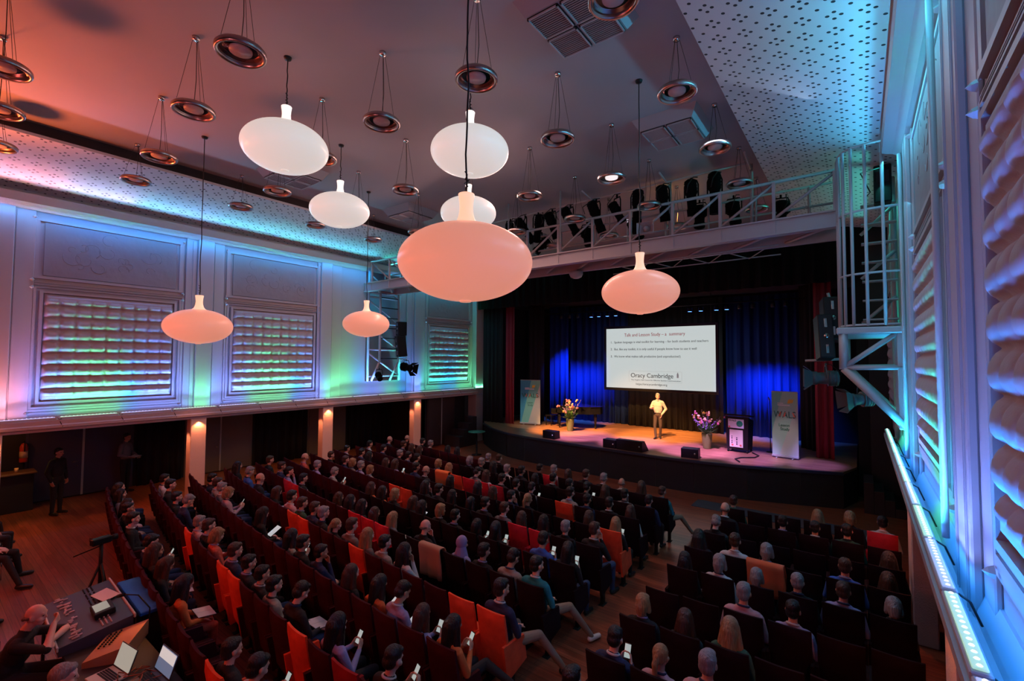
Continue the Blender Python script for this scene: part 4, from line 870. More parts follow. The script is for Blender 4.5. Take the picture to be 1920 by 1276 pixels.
M_cl = {k: mat('cloth_' + v[0].replace(' ', '_'), v[1], .85, bump=.6, bscale=14, noise=.5 if k == 'r' else .15, nscale=30 if k == 'r' else 6) for k, v in CL.items()}
M_pants = [mat('trousers_black', (.01, .01, .012), .85), mat('trousers_denim', (.03, .05, .12), .85), mat('trousers_khaki', (.22, .17, .12), .85)]
M_shoe = [mat('shoes_black', (.01, .01, .01), .4), mat('shoes_white', (.65, .62, .62), .5)]
def hairmat(n, c):
    m = mat('hair_' + n, c, .42, noise=.7, nscale=22); nt = m.node_tree; tc = nt.nodes.new('ShaderNodeTexCoord'); mp = nt.nodes.new('ShaderNodeMapping'); mp.inputs['Scale'].default_value = (1, 1, .16); nt.links.new(tc.outputs['Object'], mp.inputs['Vector'])
    for n_ in list(nt.nodes):
        if n_.type == 'TEX_NOISE': n_.inputs['Scale'].default_value = 60; nt.links.new(mp.outputs[0], n_.inputs['Vector']); nz = n_
    bp = nt.nodes.new('ShaderNodeBump'); bp.inputs['Strength'].default_value = .9; bp.inputs['Distance'].default_value = .02; nt.links.new(nz.outputs['Fac'], bp.inputs['Height']); nt.links.new(bp.outputs['Normal'], nt.nodes['Principled BSDF'].inputs['Normal'])
    return m
HM = {'k': hairmat('black', (.008, .007, .007)), 'b': hairmat('brown', (.05, .022, .012)), 'y': hairmat('blond', (.3, .17, .08)), 'g': hairmat('grey', (.24, .23, .24)), 'h': mat('lavender_headscarf', (.3, .25, .5), .8), 'o': hairmat('shaved', (.12, .08, .06))}
def head(B, c, down=0, yaw=0, sk=0):
    R = Matrix.Rotation(yaw, 3, 'Z') @ Matrix.Rotation(-down, 3, 'X'); c = Vector(c)
    def T(*p): return c + R @ Vector(p)
    B.ell(T(0, 0, .02), (.074, .094, .098), 0, R); B.ell(T(0, .028, -.045), (.054, .062, .06), 0, R); B.ell(T(0, .06, -.085), (.026, .022, .02), 0, R)
    B.cap(T(0, .088, .014), T(0, .1, -.02), .009, .0125, 0); B.cap(T(-.04, .078, .032), T(.04, .078, .032), .012, .012, 0)
    for s in (-1, 1):
        B.ell(T(s * .076, .0, -.005), (.012, .02, .032), 0, R @ Matrix.Rotation(s * .3, 3, 'Z')); B.ell(T(s * .03, .0845, .01), (.012, .008, .007), 4, R); B.ell(T(s * .045, .06, -.03), (.024, .026, .024), 0, R)
    B.ell(T(0, .0885, -.052), (.024, .009, .008), 5, R)
    return R
def seated(pose):
    B = Body(); j = {}
    lean = {2: .04, 4: .05, 8: .16, 9: .12}.get(pose, 0)
    B.ell((0, .21, .53), (.175, .15, .12), 2); B.ell((0, .2, .66), (.165, .125, .2), 1); B.ell((0, .18 + lean * .6, .81), (.175, .118, .17), 1)
    sh = V3(0, .165 + lean, .925); B.cap(sh + V3(-.145, 0, 0), sh + V3(.145, 0, 0), .066, .066, 1); B.cap(sh + V3(-.09, 0, .02), sh + V3(0, .0, .075), .05, .055, 1); B.cap(sh + V3(.09, 0, .02), sh + V3(0, 0, .075), .05, .055, 1)
    down = {3: .3, 4: .5, 7: .4, 8: .1}.get(pose, .03); hd = V3(0, .2 + lean * 1.3 + down * .05, 1.16 - down * .03)
    B.cap(sh + V3(0, .012, .1), hd + V3(0, -.012, -.06), .05, .05, 0)
    yaw = {1: -.05, 2: -.25, 3: .1, 4: .0, 5: -.1, 6: -.35, 7: -.1}.get(pose, 0)
    j['head'] = (hd, head(B, hd, down, yaw))
    A = {1: [((.245, .19, .67), (.085, .39, .6), (-.55, .8, -.25), (0, 0, -1), .5)] * 2,
         2: [((.2, .35, .69), (.06, .33, .98), (-.25, .0, 1), (0, -1, 0), .9), ((.235, .22, .68), (.02, .4, .66), (-.9, .4, .0), (0, 0, -1), .5)],
         3: [((.225, .25, .68), (.075, .45, .78), (-.35, .5, .6), (-.8, 0, .3), .7)] * 2,
         4: [((.235, .26, .68), (.12, .46, .635), (-.35, .9, -.2), (0, 0, -1), .6)] * 2,
         5: [((.235, .25, .71), (-.07, .345, .76), (-1, .0, .1), (0, -1, 0), .4), ((.235, .25, .69), (-.06, .335, .71), (-1, .0, .05), (0, -1, 0), .4)],
         6: [((.245, .22, .67), (.1, .45, .62), (-.5, .8, -.2), (0, 0, -1), .5)] * 2,
         7: [((.225, .25, .68), (.075, .43, .8), (-.35, .45, .7), (-.8, 0, .3), .7)] * 2,
         8: [((.22, .52, .86), (-.03, .47, 1.02), (-.8, .1, .4), (0, -1, 0), .9), ((.24, .5, .86), (-.1, .5, .89), (-1, .0, .0), (0, 0, -1), .5)],
         9: [((.245, .26, .68), (.12, .5, .78), (-.1, 1, -.1), (0, 0, -1), .5)] * 2}[pose]
    for s, (e, w_, d, n, cu) in zip((1, -1), A):
        e = V3(e[0] * s, e[1] + lean * .6, e[2]); w_ = V3(w_[0] * s, w_[1] + lean * .6, w_[2]); d = V3(d[0] * s, d[1], d[2]); n = V3(n[0] * s, n[1], n[2])
        S_ = sh + V3(s * .175, .0, -.01)
        B.cap(S_, e, .056, .043, 1); B.cap(e, w_, .043, .029, 1 if pose != 8 else 0); B.cap(w_, w_ + d * .01, .027, .024, 0); B.hand(w_, d, n, 0, cu, -s)
    L = {6: [((.3, .6, .52), (.52, .82, .1)), ((.1, .66, .5), (.2, .72, .09))], 7: [((.14, .62, .6), (.5, .72, .47)), ((.12, .66, .5), (.13, .64, .09))], 5: [((.13, .67, .5), (.16, .7, .09))] * 2}.get(pose, [((.13, .62, .5), (.12, .62, .09))] * 2)
    for s, (k, a) in zip((1, -1), L):
        k = V3(k[0] * (s if pose not in (6,) else s if s > 0 else -1), k[1], k[2]); a = V3(a[0] * s, a[1], a[2])
        if pose == 7 and s > 0: k = V3(.14, .62, .6)
        B.cap((s * .09, .22, .52), k, .085, .06, 2); B.cap(k, a, .058, .04, 2)
        f = V3(.35 * s, 1, 0).normalized() if pose == 6 and s > 0 else V3(s * .12, 1, 0).normalized()
        if pose == 7 and s > 0: B.cap(a + V3(.03, -.02, -.02), a + V3(.2, .06, .02), .04, .032, 3)
        else: B.cap(a + V3(0, -.02, -.045), a + f * .16 + V3(0, 0, -.055), .042, .034, 3)
    j['B'] = B; return j
def hair_body(style, hd, R):
    B = Body()
    def T(*p): return hd + R @ Vector(p)
    if style in 'kbg': B.ell(T(0, -.018, .05), (.083, .096, .088), 0, R); B.ell(T(0, -.045, -.01), (.078, .07, .075), 0, R); B.ell(T(0, .05, .085), (.06, .045, .032), 0, R)
    elif style in 'KBY':
        B.ell(T(0, -.018, .045), (.094, .1, .094), 0, R); B.cap(T(0, -.06, 0), hd + V3(0, -.1, -.24), .09, .08, 0)
        for s in (-1, 1): B.cap(T(s * .065, -.005, .03), hd + V3(s * .1, -.03, -.19), .042, .05, 0)
    elif style in 'yG':
        B.ell(T(0, -.018, .045), (.095, .102, .096), 0, R); B.cap(T(0, -.055, 0), T(0, -.06, -.075), .085, .07, 0)
        for s in (-1, 1): B.cap(T(s * .07, .0, .03), T(s * .078, .01, -.07), .032, .036, 0)
        B.ell(T(0, .055, .08), (.07, .04, .03), 0, R)
    elif style == 'p':
        B.ell(T(0, -.018, .045), (.085, .098, .09), 0, R); B.ell(T(0, -.04, 0), (.078, .072, .06), 0, R); B.cap(T(0, -.1, .04), T(0, -.14, -.03), .03, .035, 0); B.cap(T(0, -.14, -.03), hd + V3(0, -.15, -.2), .035, .02, 0)
    elif style == 'h':
        B.ell(T(0, -.018, .03), (.094, .105, .112), 0, R); B.cap(T(0, -.02, -.05), hd + V3(0, -.03, -.2), .085, .13, 0); B.ell(T(0, .0, -.09), (.075, .075, .06), 0, R)
    elif style == 'o':
        for s in (-1, 1): B.cap(T(s * .073, -.02, .0), T(s * .05, -.078, -.01), .016, .02, 0)
        B.cap(T(-.05, -.078, -.012), T(.05, -.078, -.012), .022, .022, 0)
    return B
POS = {p: seated(p) for p in (1, 2, 3, 4, 5, 6, 7, 8)}
MESH = {p: POS[p]['B'].mesh('person_body', [M_skin[0], M_cl['k'], M_pants[0], M_shoe[0], M_eye, M_lip]) for p in POS}
HAIR = {}; COLLAR = {}
for p in POS:
    hd = POS[p]['head'][0]; ln_ = {2: .04, 4: .05, 8: .16}.get(p, 0); c0 = V3(0, .165 + ln_, 1.0)
    m = MB(); m.tube([c0 + V3(.064 * math.cos(a), .06 * math.sin(a) + .004, .012 - .02 * math.sin(a)) for a in [2 * math.pi * k / 20 for k in range(20)]], .013, 6, False, True)
    ob = m.build('collar', M_cl['w']); COLLAR[p] = ob.data; bpy.data.objects.remove(ob)
def hair_mesh(style, pose):
    st = {'k': 'k', 'b': 'k', 'g': 'k', 'K': 'K', 'B': 'K', 'Y': 'K', 'y': 'y', 'G': 'y'}.get(style, style)
    if (st, pose) not in HAIR:
        HAIR[(st, pose)] = hair_body(st, *POS[pose]['head']).mesh('hair', [HM['k']], .009, 2)
    return HAIR[(st, pose)]
HN = {'k': 'short black hair', 'K': 'long black hair', 'b': 'short brown hair', 'B': 'long brown hair', 'y': 'chin-length blond hair', 'Y': 'long blond hair', 'g': 'short grey hair', 'G': 'grey bobbed hair', 'o': 'balding head', 'p': 'blond ponytail', 'h': 'lavender headscarf'}
HC = {'k': 'k', 'K': 'k', 'b': 'b', 'B': 'b', 'y': 'y', 'Y': 'y', 'g': 'g', 'G': 'g', 'o': 'o', 'p': 'y', 'h': 'h'}
rp = random.Random(11); last_person = [None]
def dress(o, mats):
    for i, m in enumerate(mats):
        if m is None: continue
        o.material_slots[i].link = 'OBJECT'; o.material_slots[i].material = m
def person_obj(mesh, hmesh, hair, top, loc, rz, label, group=None, pants=None, shoe=None, skin=None, sc=1.0, wx=1.0):
    o = bpy.data.objects.new('person', mesh); COL.objects.link(o); o.location = loc; o.rotation_euler = (0, 0, rz); o.scale = (sc * wx, sc, sc)
    dress(o, [skin or rp.choice([M_skin[0], M_skin[0], M_skin[3], M_skin[1]]), M_cl[top], pants or rp.choice(M_pants[:2]), shoe or M_shoe[0]])
    tag(o, label, 'person', group); last_person[0] = o
    if hmesh:
        h = bpy.data.objects.new('hair' if hair != 'h' else 'headscarf', hmesh); COL.objects.link(h); h.parent = o; dress(h, [HM[HC[hair]]])
    return o
# ================================================================ theatre seats
def velvet(n, c): return mat('velvet_' + n, c, .8, bump=.15, bscale=25, noise=.35, nscale=9, spec=.15)
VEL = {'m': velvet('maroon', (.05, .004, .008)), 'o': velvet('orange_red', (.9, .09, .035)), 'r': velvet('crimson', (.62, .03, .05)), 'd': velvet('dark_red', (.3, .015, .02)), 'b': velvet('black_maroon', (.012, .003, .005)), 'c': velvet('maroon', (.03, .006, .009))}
VN = {'m': 'dark maroon', 'o': 'bright orange-red', 'r': 'crimson red', 'd': 'deep red', 'b': 'blackish maroon', 'c': 'coat-covered dark'}
def make_seat():
    t = thing('theatre_seat', 'x', 'seat', (0, 0, 0), 0, None)
    # back rest: curved, slightly reclined slab
    P = []; nx, nz = 8, 10; T_ = .075
    def pt(u, v, side):
        x = (u - .5) * .44; z = .24 + .76 * v; y = .13 * (1 - v) + .02 * (2 * u - 1) ** 2
        e = min(min(u, 1 - u) * 8, min(v, 1 - v) * 10, 1) ** .5; th = T_ * (.35 + .65 * e) / 2 + (.012 * math.sin(v * 3.1) if side > 0 else 0)
        return (x, y + T_ / 2 + side * th, z)
    F = [[pt(i / nx, j / nz, 1) for j in range(nz + 1)] for i in range(nx + 1)]; Bk = [[pt(i / nx, j / nz, -1) for j in range(nz + 1)] for i in range(nx + 1)]
    m = MB(); m.grid(F); m.grid([r[::-1] for r in Bk])
    for i in range(nx):
        m.add([F[i][nz], F[i + 1][nz], Bk[i + 1][nz], Bk[i][nz]], [(0, 3, 2, 1)], True); m.add([F[i][0], F[i + 1][0], Bk[i + 1][0], Bk[i][0]], [(0, 1, 2, 3)], True)
    for j in range(nz):
        m.add([F[0][j], F[0][j + 1], Bk[0][j + 1], Bk[0][j]], [(0, 3, 2, 1)], True); m.add([F[nx][j], F[nx][j + 1], Bk[nx][j + 1], Bk[nx][j]], [(0, 1, 2, 3)], True)
    m.build('backrest', VEL['m'], t)
    MB().rbox((-.2, .14, .36), (.2, .54, .46), .03).build('seat_cushion', VEL['m'], t)
    for s in (-1, 1):
        a = MB(); a.add([(s * .225 - .018, .1, .2), (s * .225 + .018, .1, .2), (s * .225 + .018, .5, .3), (s * .225 - .018, .5, .3), (s * .225 - .018, .02, .64), (s * .225 + .018, .02, .64), (s * .225 + .018, .44, .62), (s * .225 - .018, .44, .62)], [(0, 3, 2, 1), (4, 5, 6, 7), (0, 1, 5, 4), (1, 2, 6, 5), (2, 3, 7, 6), (3, 0, 4, 7)])
        a.build('side_panel', VEL['m'], t)
    for s in (-1, 1):
        f = MB(); f.add([(s * .175 - .025, .22, .012), (s * .175 + .025, .22, .012), (s * .175 + .025, .3, .012), (s * .175 - .025, .3, .012), (s * .175 - .025, .24, .38), (s * .175 + .025, .24, .38), (s * .175 + .025, .32, .38), (s * .175 - .025, .32, .38), (s * .175 - .05, .17, 0), (s * .175 + .05, .17, 0), (s * .175 + .05, .35, 0), (s * .175 - .05, .35, 0)],
            [(4, 5, 6, 7), (0, 1, 5, 4), (1, 2, 6, 5), (2, 3, 7, 6), (3, 0, 4, 7), (8, 11, 10, 9), (8, 9, 1, 0), (9, 10, 2, 1), (10, 11, 3, 2), (11, 8, 0, 3)]); f.build('leg', M_blackmetal, t)
    return t
SEATP = make_seat(); seat_first = [True]
AUD = """L0,2,kp3 L0,3,kk1 L0,7,Ko4 L0,9,Bk4 L0,10,Bk1 L0,11,kn3 L0,14,kk1 L0,16,kk1 L0,17,Kp2 L0,19,Kg1 L0,20,Kg1 L1,0,kk3 L1,2,Kl3 L1,4,kk4 L1,5,ke1 L1,6,kk1 L1,7,kk1 L1,8,bn1 L1,10,yr3 L1,11,bk1 L1,12,gp1 L1,15,gn4 L1,16,kk1 L1,18,kk1 L1,20,kw1 L2,0,Ko7 L2,1,Bl3 L2,2,kl4 L2,3,Ko4 L2,4,Bk1 L2,6,kn2 L2,7,kk1 L2,8,Ke3 L2,11,Kk4 L2,15,yp3 L2,16,gg1 L2,17,be1 L2,18,kk1 L3,0,kn6 L3,4,Kw2 L3,5,ke1 L3,6,Yg1 L3,7,bg1 L3,8,pk1 L3,9,gk1 L3,10,bn2 L3,11,bd1 L3,12,kp1 L3,14,Bk4 L3,16,ok1 L3,18,gb3 L3,20,Kk1 L4,0,kt6 L4,1,ke4 L4,2,kk1 L4,3,hl1 L4,5,ok2 L4,7,Yg4 L4,8,Bt1 L4,9,Kk1 L4,10,Kk1 L4,11,Bp1 L4,15,kk5 L4,17,kl2 L4,18,bn1 L4,20,bk1 L5,0,Kk3 L5,1,kb3 L5,3,Kk3 L5,4,Kk3 L5,5,kk1 L5,6,yk1 L5,7,Kk1 L5,8,Bk4 L5,9,yk1 L5,10,Ko1 L5,11,Bo1 L5,15,ge3 L5,17,gl1 L5,19,or1 L6,0,bk2 L6,1,gk1 L6,2,Kk1 L6,3,Bk1 L6,4,bg1 L6,5,kk1 L6,6,Kk4 L6,7,Kk1 L6,8,kk1 L6,9,Kk2 L6,14,ye5 L6,15,gl1 L6,16,yg1 L6,17,bn1 L6,19,bk1 L7,0,Yk3 L7,1,Bw1 L7,4,pk1 L7,5,kn2 L7,6,Bk1 L7,7,Kk1 L7,9,Kk1 L7,11,ok1 L7,12,kn1 L7,14,Bl3 L7,15,Bk1 L7,17,Kk1 L7,18,kn1 L7,20,kw1 L8,0,Bw1 L8,1,kk1 L8,2,kn1 L8,3,ke1 L8,5,kg3 L8,6,kg1 L8,7,kk1 L8,8,Bw1 L8,9,kg4 L8,11,Yo1 L8,12,yg1 L8,14,kg1 L8,15,kn1 L8,16,gk1 L8,18,kk1 L8,20,kw1 L9,0,kn1 L9,1,ke1 L9,2,Bk1 L9,3,kk3 L9,4,kk1 L9,5,kk1 L9,6,Kk1 L9,7,kk1 L9,8,gw1 L9,9,Kk1 L9,10,gk1 L9,11,Gk1 L9,16,Bk1 L9,17,Bk1 L9,18,bk1 L9,20,ok1 L10,0,bt6 L10,1,Bk1 L10,2,ow1 L10,3,gk1 L10,4,bk1 L10,5,Bk1 L10,6,gp1 L10,7,kk1 L10,10,bk1 L10,11,gk1 L10,14,Kk1 L10,15,Kk1 L10,17,gk1 L10,18,kk1 L10,20,ok1 R-1,0,kk1 R0,0,kn3 R0,1,pp1 R0,2,gp1 R1,0,yk1 R1,1,Bk1 R1,2,Yd1 R2,2,gp1 R2,3,kl1 R3,0,Kk1 R3,1,Gw1 R3,2,Gk1 R3,3,gk1 R3,4,bl1 R3,5,Gg3 R4,0,Kk1 R4,1,bw1 R4,2,Gg1 R4,4,bb1 R4,5,Bk3 R5,0,gk4 R5,5,Bk1 R6,0,ok1 R6,2,kk1 R6,3,kk1 R6,4,kd1 R7,0,bd1 R7,3,Yk1 R7,4,yk1 R7,5,kw1"""
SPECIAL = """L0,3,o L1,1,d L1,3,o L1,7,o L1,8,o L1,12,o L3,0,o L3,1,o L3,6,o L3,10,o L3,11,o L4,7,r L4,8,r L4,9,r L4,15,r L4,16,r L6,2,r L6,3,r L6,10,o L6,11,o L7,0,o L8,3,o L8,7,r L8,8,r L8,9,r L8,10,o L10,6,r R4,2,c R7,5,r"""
def offy(X):
    d = max(0, -4.5 - X); return .045 * d + .007 * d * d
def seatpos(b, k, j):
    if b == 'L':
        x = -3.72 - .5 * j; return x, 1.95 + .85 * k + offy(x)
    x = -2.2 + .49 * j; return x, 4.54 + .87 * k + .06 * (x + 2.2)
spec = {}
for tk in SPECIAL.split():
    a, b, c = tk.split(','); spec[(a[0], int(a[1:]), int(b))] = c
aud = {}
for tk in AUD.split():
    a, b, c = tk.split(','); aud[(a[0], int(a[1:]), int(b))] = (c[0], c[1], int(c[2]))
def rowname(b, k): return '%s row from the stage' % ORD[(10 - k) if b == 'L' else (7 - k)].replace('first', 'front', 1).replace('front row from the stage', 'front row')
def where(b, k, j):
    r = ORD[(10 - k) if b == 'L' else (7 - k)]; r = 'front row' if r == 'first' else r + ' row from stage'
    return r + ', ' + ('%s seat left of aisle' % ORD[j] if b == 'L' else '%s seat right of aisle' % ORD[j])
M_phone = mat('phone_body', (.01, .01, .01), .2); M_glow = mat('phone_screen', (.5, .6, .6), .2, emit=(.75, .95, .9), es=.38); M_glow2 = mat('tablet_screen', (.5, .5, .5), .2, emit=(.8, .85, .85), es=.45); M_paper = mat('paper', (.62, .6, .6), .8); M_bluef = mat('blue_folder', (.02, .12, .4), .6)
def phone(x, y, z, rz, tilt, label, w=.075, h=.15, scr=None):
    t = thing('smartphone', label, 'phone', (x, y, z), rz); R = Matrix.Rotation(tilt, 3, 'X')
    for nm, a, b, m_ in (('case', (-w / 2, -.004, -h / 2), (w / 2, .004, h / 2), M_phone), ('display', (-w / 2 + .004, -.0055, -h / 2 + .008), (w / 2 - .004, -.004, h / 2 - .008), scr or M_glow)):
        m = MB().rbox(a, b, .0015 if nm == 'display' else .003); m.v = [tuple(R @ Vector(p)) for p in m.v]; m.build(nm, m_, t)
    return t
def notebook(x, y, z, rz, label, w=.3, h=.21, mt=None, mtb=None):
    t = thing('notebook', label, 'notebook', (x, y, z), rz); R = Matrix.Rotation(-.12, 3, 'X')
    m = MB().rbox((-w / 2, -h / 2, 0), (-.002, h / 2, .008), .002).rbox((.002, -h / 2, 0), (w / 2, h / 2, .008), .002); m.v = [tuple(R @ Vector(p)) for p in m.v]; m.build('pages', mt or M_paper, t)
    m = MB().rbox((-w / 2 - .004, -h / 2 - .004, -.006), (w / 2 + .004, h / 2 + .004, 0), .002); m.v = [tuple(R @ Vector(p)) for p in m.v]; m.build('cover', mtb or M_phone, t)
    return t
blocks = [('L', k, j) for k in range(0, 11) for j in range(22)] + [('R', k, j) for k in range(-1, 8) for j in range(6)]
for key in blocks:
    b, k, j = key; x, y = seatpos(*key)
    if key == ('R', 7, 0) or True:
        s = SEATP if seat_first[0] else copy_tree(SEATP); seat_first[0] = False
    rz = 0.0 if b == 'R' else -math.atan(.045 + .014 * max(0, -4.5 - x)) * (x < -4.5) * 1.0
    rz = -rz if False else rz
    s.location = (x, y - .04, 0); s.rotation_euler = (0, 0, rz)
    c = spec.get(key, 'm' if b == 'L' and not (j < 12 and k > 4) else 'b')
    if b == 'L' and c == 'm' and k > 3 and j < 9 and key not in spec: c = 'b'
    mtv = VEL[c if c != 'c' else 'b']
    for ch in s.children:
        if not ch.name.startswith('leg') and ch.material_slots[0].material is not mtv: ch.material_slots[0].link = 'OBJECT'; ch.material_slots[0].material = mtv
    occ = aud.get(key)
    s['label'] = '%s velvet seat, %s' % (VN[c] if c != 'b' else 'blackish maroon', where(*key)); s['group'] = 'theatre seats in the left block' if b == 'L' else 'theatre seats in the right block'
    if occ:
        h, cl, p = occ; r = rp.uniform(-.1, .06) + rz; sc = rp.uniform(.94, 1.02) * (.97 if h in 'KBYGyph' else 1)
        if p == 6 and j != 0: p = 5
        px, py = x + rp.uniform(-.03, .03), y + rp.uniform(-.01, .03)
        pants = M_pants[2] if p == 6 else (M_cl['r'] if key == ('L', 0, 7) else None); shoe = M_shoe[1] if p in (6, 7) and k != 3 else None
        person_obj(MESH[p], hair_mesh(h, p), h, cl, (px, py, 0), r, '%s top, %s, %s' % (CL[cl][0], HN[h], where(*key)), 'seated audience', pants, shoe, None, sc, .94 if h in 'KBYGyph' else 1.0)
        if h not in 'hKBY' and rp.random() < .75 or cl in 'eplgw' and h != 'h':
            co = bpy.data.objects.new('collar', COLLAR[p]); COL.objects.link(co); co.parent = COL.objects[-1] if False else last_person[0]; dress(co, [M_cl[rp.choice('wwkln')]])
        cr, sr = math.cos(r), math.sin(r)
        def W(a, c_): return px + (cr * a - sr * c_) * sc, py + (sr * a + cr * c_) * sc
        tail = 'held by seated person, ' + where(*key)
        if p in (3, 7):
            qx, qy = W(0, .5); phone(qx, qy, .885 * sc, r + rp.uniform(-.2, .2), -.5, ('glowing phone ' if h != 'y' else 'lit phone ') + tail)
        if p == 4:
            qx, qy = W(0, .53)
            if k % 3 == 2 and b == 'L': phone(qx, qy - .02, .73, r, -1.0, 'lit tablet ' + tail, .18, .25, M_glow2)
            else: notebook(qx, qy, .645, r, 'open notebook on lap, ' + where(*key))
# coats over seat backs
def coat(x, y, rz, mt, label, seed=1, zt=1.0):
    r = random.Random(seed); P = []; nu, nv = 18, 20
    for i in range(nu + 1):
        u = i / nu; row = []
        for j in range(nv + 1):
            v = j / nv; L = -.5 + 1.15 * v
            f = .012 * math.sin(u * 17 + seed) + .008 * math.sin(u * 31 + 2)
            if L < 0: yy = -.025 + .13 * (-L) * .0 - .045 * (-L) * 0 + f * (-L) * 2 - .03 * (-L); z = zt + .02 + L; yy += .11 * (-L) 
            elif L < .14: yy = -.025 + L; z = zt + .02 + .018 * math.sin(L / .14 * math.pi)
            else: yy = .115 + (L - .14) * .25 + f * L; z = zt + .02 - (L - .14) * .95
            row.append(((u - .5) * (.5 + .08 * abs(L)) + .01 * math.sin(v * 9), yy, z))
        P.append(row)
    m = MB(); m.grid(P); o = m.build('coat', mt); o.location = (x, y, 0); o.rotation_euler = (0, 0, rz); o.modifiers.new('thickness', 'SOLIDIFY').thickness = .014
    return tag(o, label, 'coat', None)
x, y = seatpos('R', 4, 2); coat(x, y - .05, 0, mat('rust_orange_coat', (.62, .12, .04), .8), 'rust orange coat draped over a seat back in the right block', 1)
x, y = seatpos('L', 4, 4); coat(x, y - .05, 0, mat('camel_coat', (.42, .24, .16), .85), 'camel coat draped over a seat back beside the lavender headscarf', 2)
x, y = seatpos('R', -1, 5); coat(x, y - .05, 0, mat('wine_coat', (.16, .01, .03), .85), 'wine red coat over a seat back at the lower right', 3)
x, y = seatpos('L', 8, 11); coat(x, y - .05, 0, mat('orange_coat', (.85, .2, .05), .85), 'bright orange coat over a seat back near the left aisle', 4)
# ================================================================ standing people
def standing(kind):
    B = Body(); 
    B.ell((0, 0, .95), (.165, .115, .12), 2); B.ell((0, .0, 1.1), (.15, .11, .15), 1); B.ell((0, 0, 1.3), (.175, .115, .18), 1); B.ell((0, .0, 1.18), (.172, .118, .22), 1)
    sh = V3(0, -.01, 1.44); B.cap(sh + V3(-.14, 0, 0), sh + V3(.14, 0, 0), .066, .066, 1); B.cap(sh + V3(-.08, 0, .02), sh + V3(0, 0, .075), .048, .055, 1); B.cap(sh + V3(.08, 0, .02), sh + V3(0, 0, .075), .048, .055, 1)
    hd = V3(0, .02, 1.66); B.cap(sh + V3(0, .012, .1), hd + V3(0, -.01, -.06), .052, .052, 0); R = head(B, hd, .12 if kind == 'speaker' else .02, .25 if kind == 'speaker' else 0)
    if kind == 'speaker': arms = [(1, (.27, .02, 1.2), (.17, .25, 1.2), (-.3, .8, .3), (0, 0, 1), 1.0), (-1, (-.29, -.08, 1.17), (-.17, .09, .98), (.2, .1, -1), (1, 0, 0), .3)]
    elif kind == 'papers': arms = [(1, (.27, .0, 1.18), (.12, .25, 1.08), (-.6, .7, 0), (0, 0, -1), .6), (-1, (-.27, .0, 1.18), (-.1, .27, 1.08), (.6, .7, 0), (0, 0, -1), .6)]
    else: arms = [(1, (.25, -.04, 1.17), (.22, .05, .93), (-.1, .25, -1), (-1, 0, 0), .4), (-1, (-.25, -.04, 1.17), (-.22, .05, .93), (.1, .25, -1), (1, 0, 0), .4)]
    for s, e, w_, d, n, cu in arms:
        B.cap(sh + V3(s * .17, 0, -.01), e, .062, .055, 1); B.cap(e, w_, .054, .038, 1); B.hand(w_, d, n, 0, cu, -s)
    legs = [(1, (.11, .06, .5), (.07, .1, .09)), (-1, (-.1, .02, .5), (-.06, -.12, .09))] if kind == 'speaker' else [(1, (.1, .01, .5), (.11, 0, .09)), (-1, (-.1, .01, .5), (-.11, 0, .09))]
    for s, k, a in legs:
        B.cap((s * .085, 0, .92), k, .09, .06, 2); B.cap(k, a, .058, .045, 2); a = V3(*a); B.cap(a + V3(0, -.03, -.045), a + V3(s * .03, .16, -.055), .042, .034, 3)
    if kind == 'speaker':
        B.cap((-.1, .105, 1.02), (.1, .105, 1.02), .012, .012, 3)
    return B.mesh('person_body', [M_skin[3], M_cl['w'], M_pants[0], M_shoe[0], M_eye, M_lip], .008), hair_body('k', hd, R).mesh('hair', [HM['g']], .008, 2)
m_, h_ = standing('speaker')
sp = person_obj(m_, h_, 'g', 'e', (-6.44, 18.15, ZS), math.pi + .15, 'grey-haired speaker in beige shirt walking on the stage below the screen', None, mat('trousers_dark_brown', (.05, .03, .025), .8), M_shoe[0], M_skin[3], 1.0)
dress(sp, [None, mat('shirt_pale_grey_beige', (.42, .38, .4), .9, bump=.9, bscale=9)])
m = MB(); m.tube([V3(.068 * math.cos(a), .06 * math.sin(a), 1.525 - .025 * math.sin(a)) for a in [2 * math.pi * k / 20 for k in range(20)]], .016, 6, False, True); co = m.build('collar', M_cl['w'], sp); dress(co, [mat('shirt_collar', (.45, .4, .42), .9)])
m = MB(); m.tube([V3(.034 + .026 * math.cos(a), .115, 1.672 + .02 * math.sin(a)) for a in [2 * math.pi * k / 12 for k in range(12)]], .0025, 5, False, True); m.tube([V3(-.034 + .026 * math.cos(a), .115, 1.672 + .02 * math.sin(a)) for a in [2 * math.pi * k / 12 for k in range(12)]], .0025, 5, False, True)
m.tube([(-.06, .115, 1.68), (-.08, .02, 1.68)], .0025, 5).tube([(.06, .115, 1.68), (.08, .02, 1.68)], .0025, 5).tube([(-.01, .118, 1.675), (.01, .118, 1.675)], .0025, 5); m.build('glasses', M_blackmetal, sp)
t = thing('remote_control', 'small black remote in the right hand of the speaker', 'remote', (-6.66, 17.85, ZS + 1.27), .2); MB().rbox((-.02, -.05, -.012), (.02, .05, .012), .005).build('case', M_phone, t)
m_, h_ = standing('stand')
person_obj(m_, h_, 'k', 'k', (-16.83, 2.6, 0), -.9, 'man in dark suit standing in the left aisle beside the bar', 'men standing in the left aisle', M_pants[0], M_shoe[0], M_skin[1], .96)
m_, h_ = standing('papers')
person_obj(m_, h_, 'k', 'g', (-17.9, 4.25, 0), -.8, 'bearded man in grey shirt holding papers by the purple doors', 'men standing in the left aisle', M_pants[0], M_shoe[0], M_skin[1], 1.0)
notebook(-17.66, 4.42, 1.1, -.8, 'white papers held by the bearded standing man')
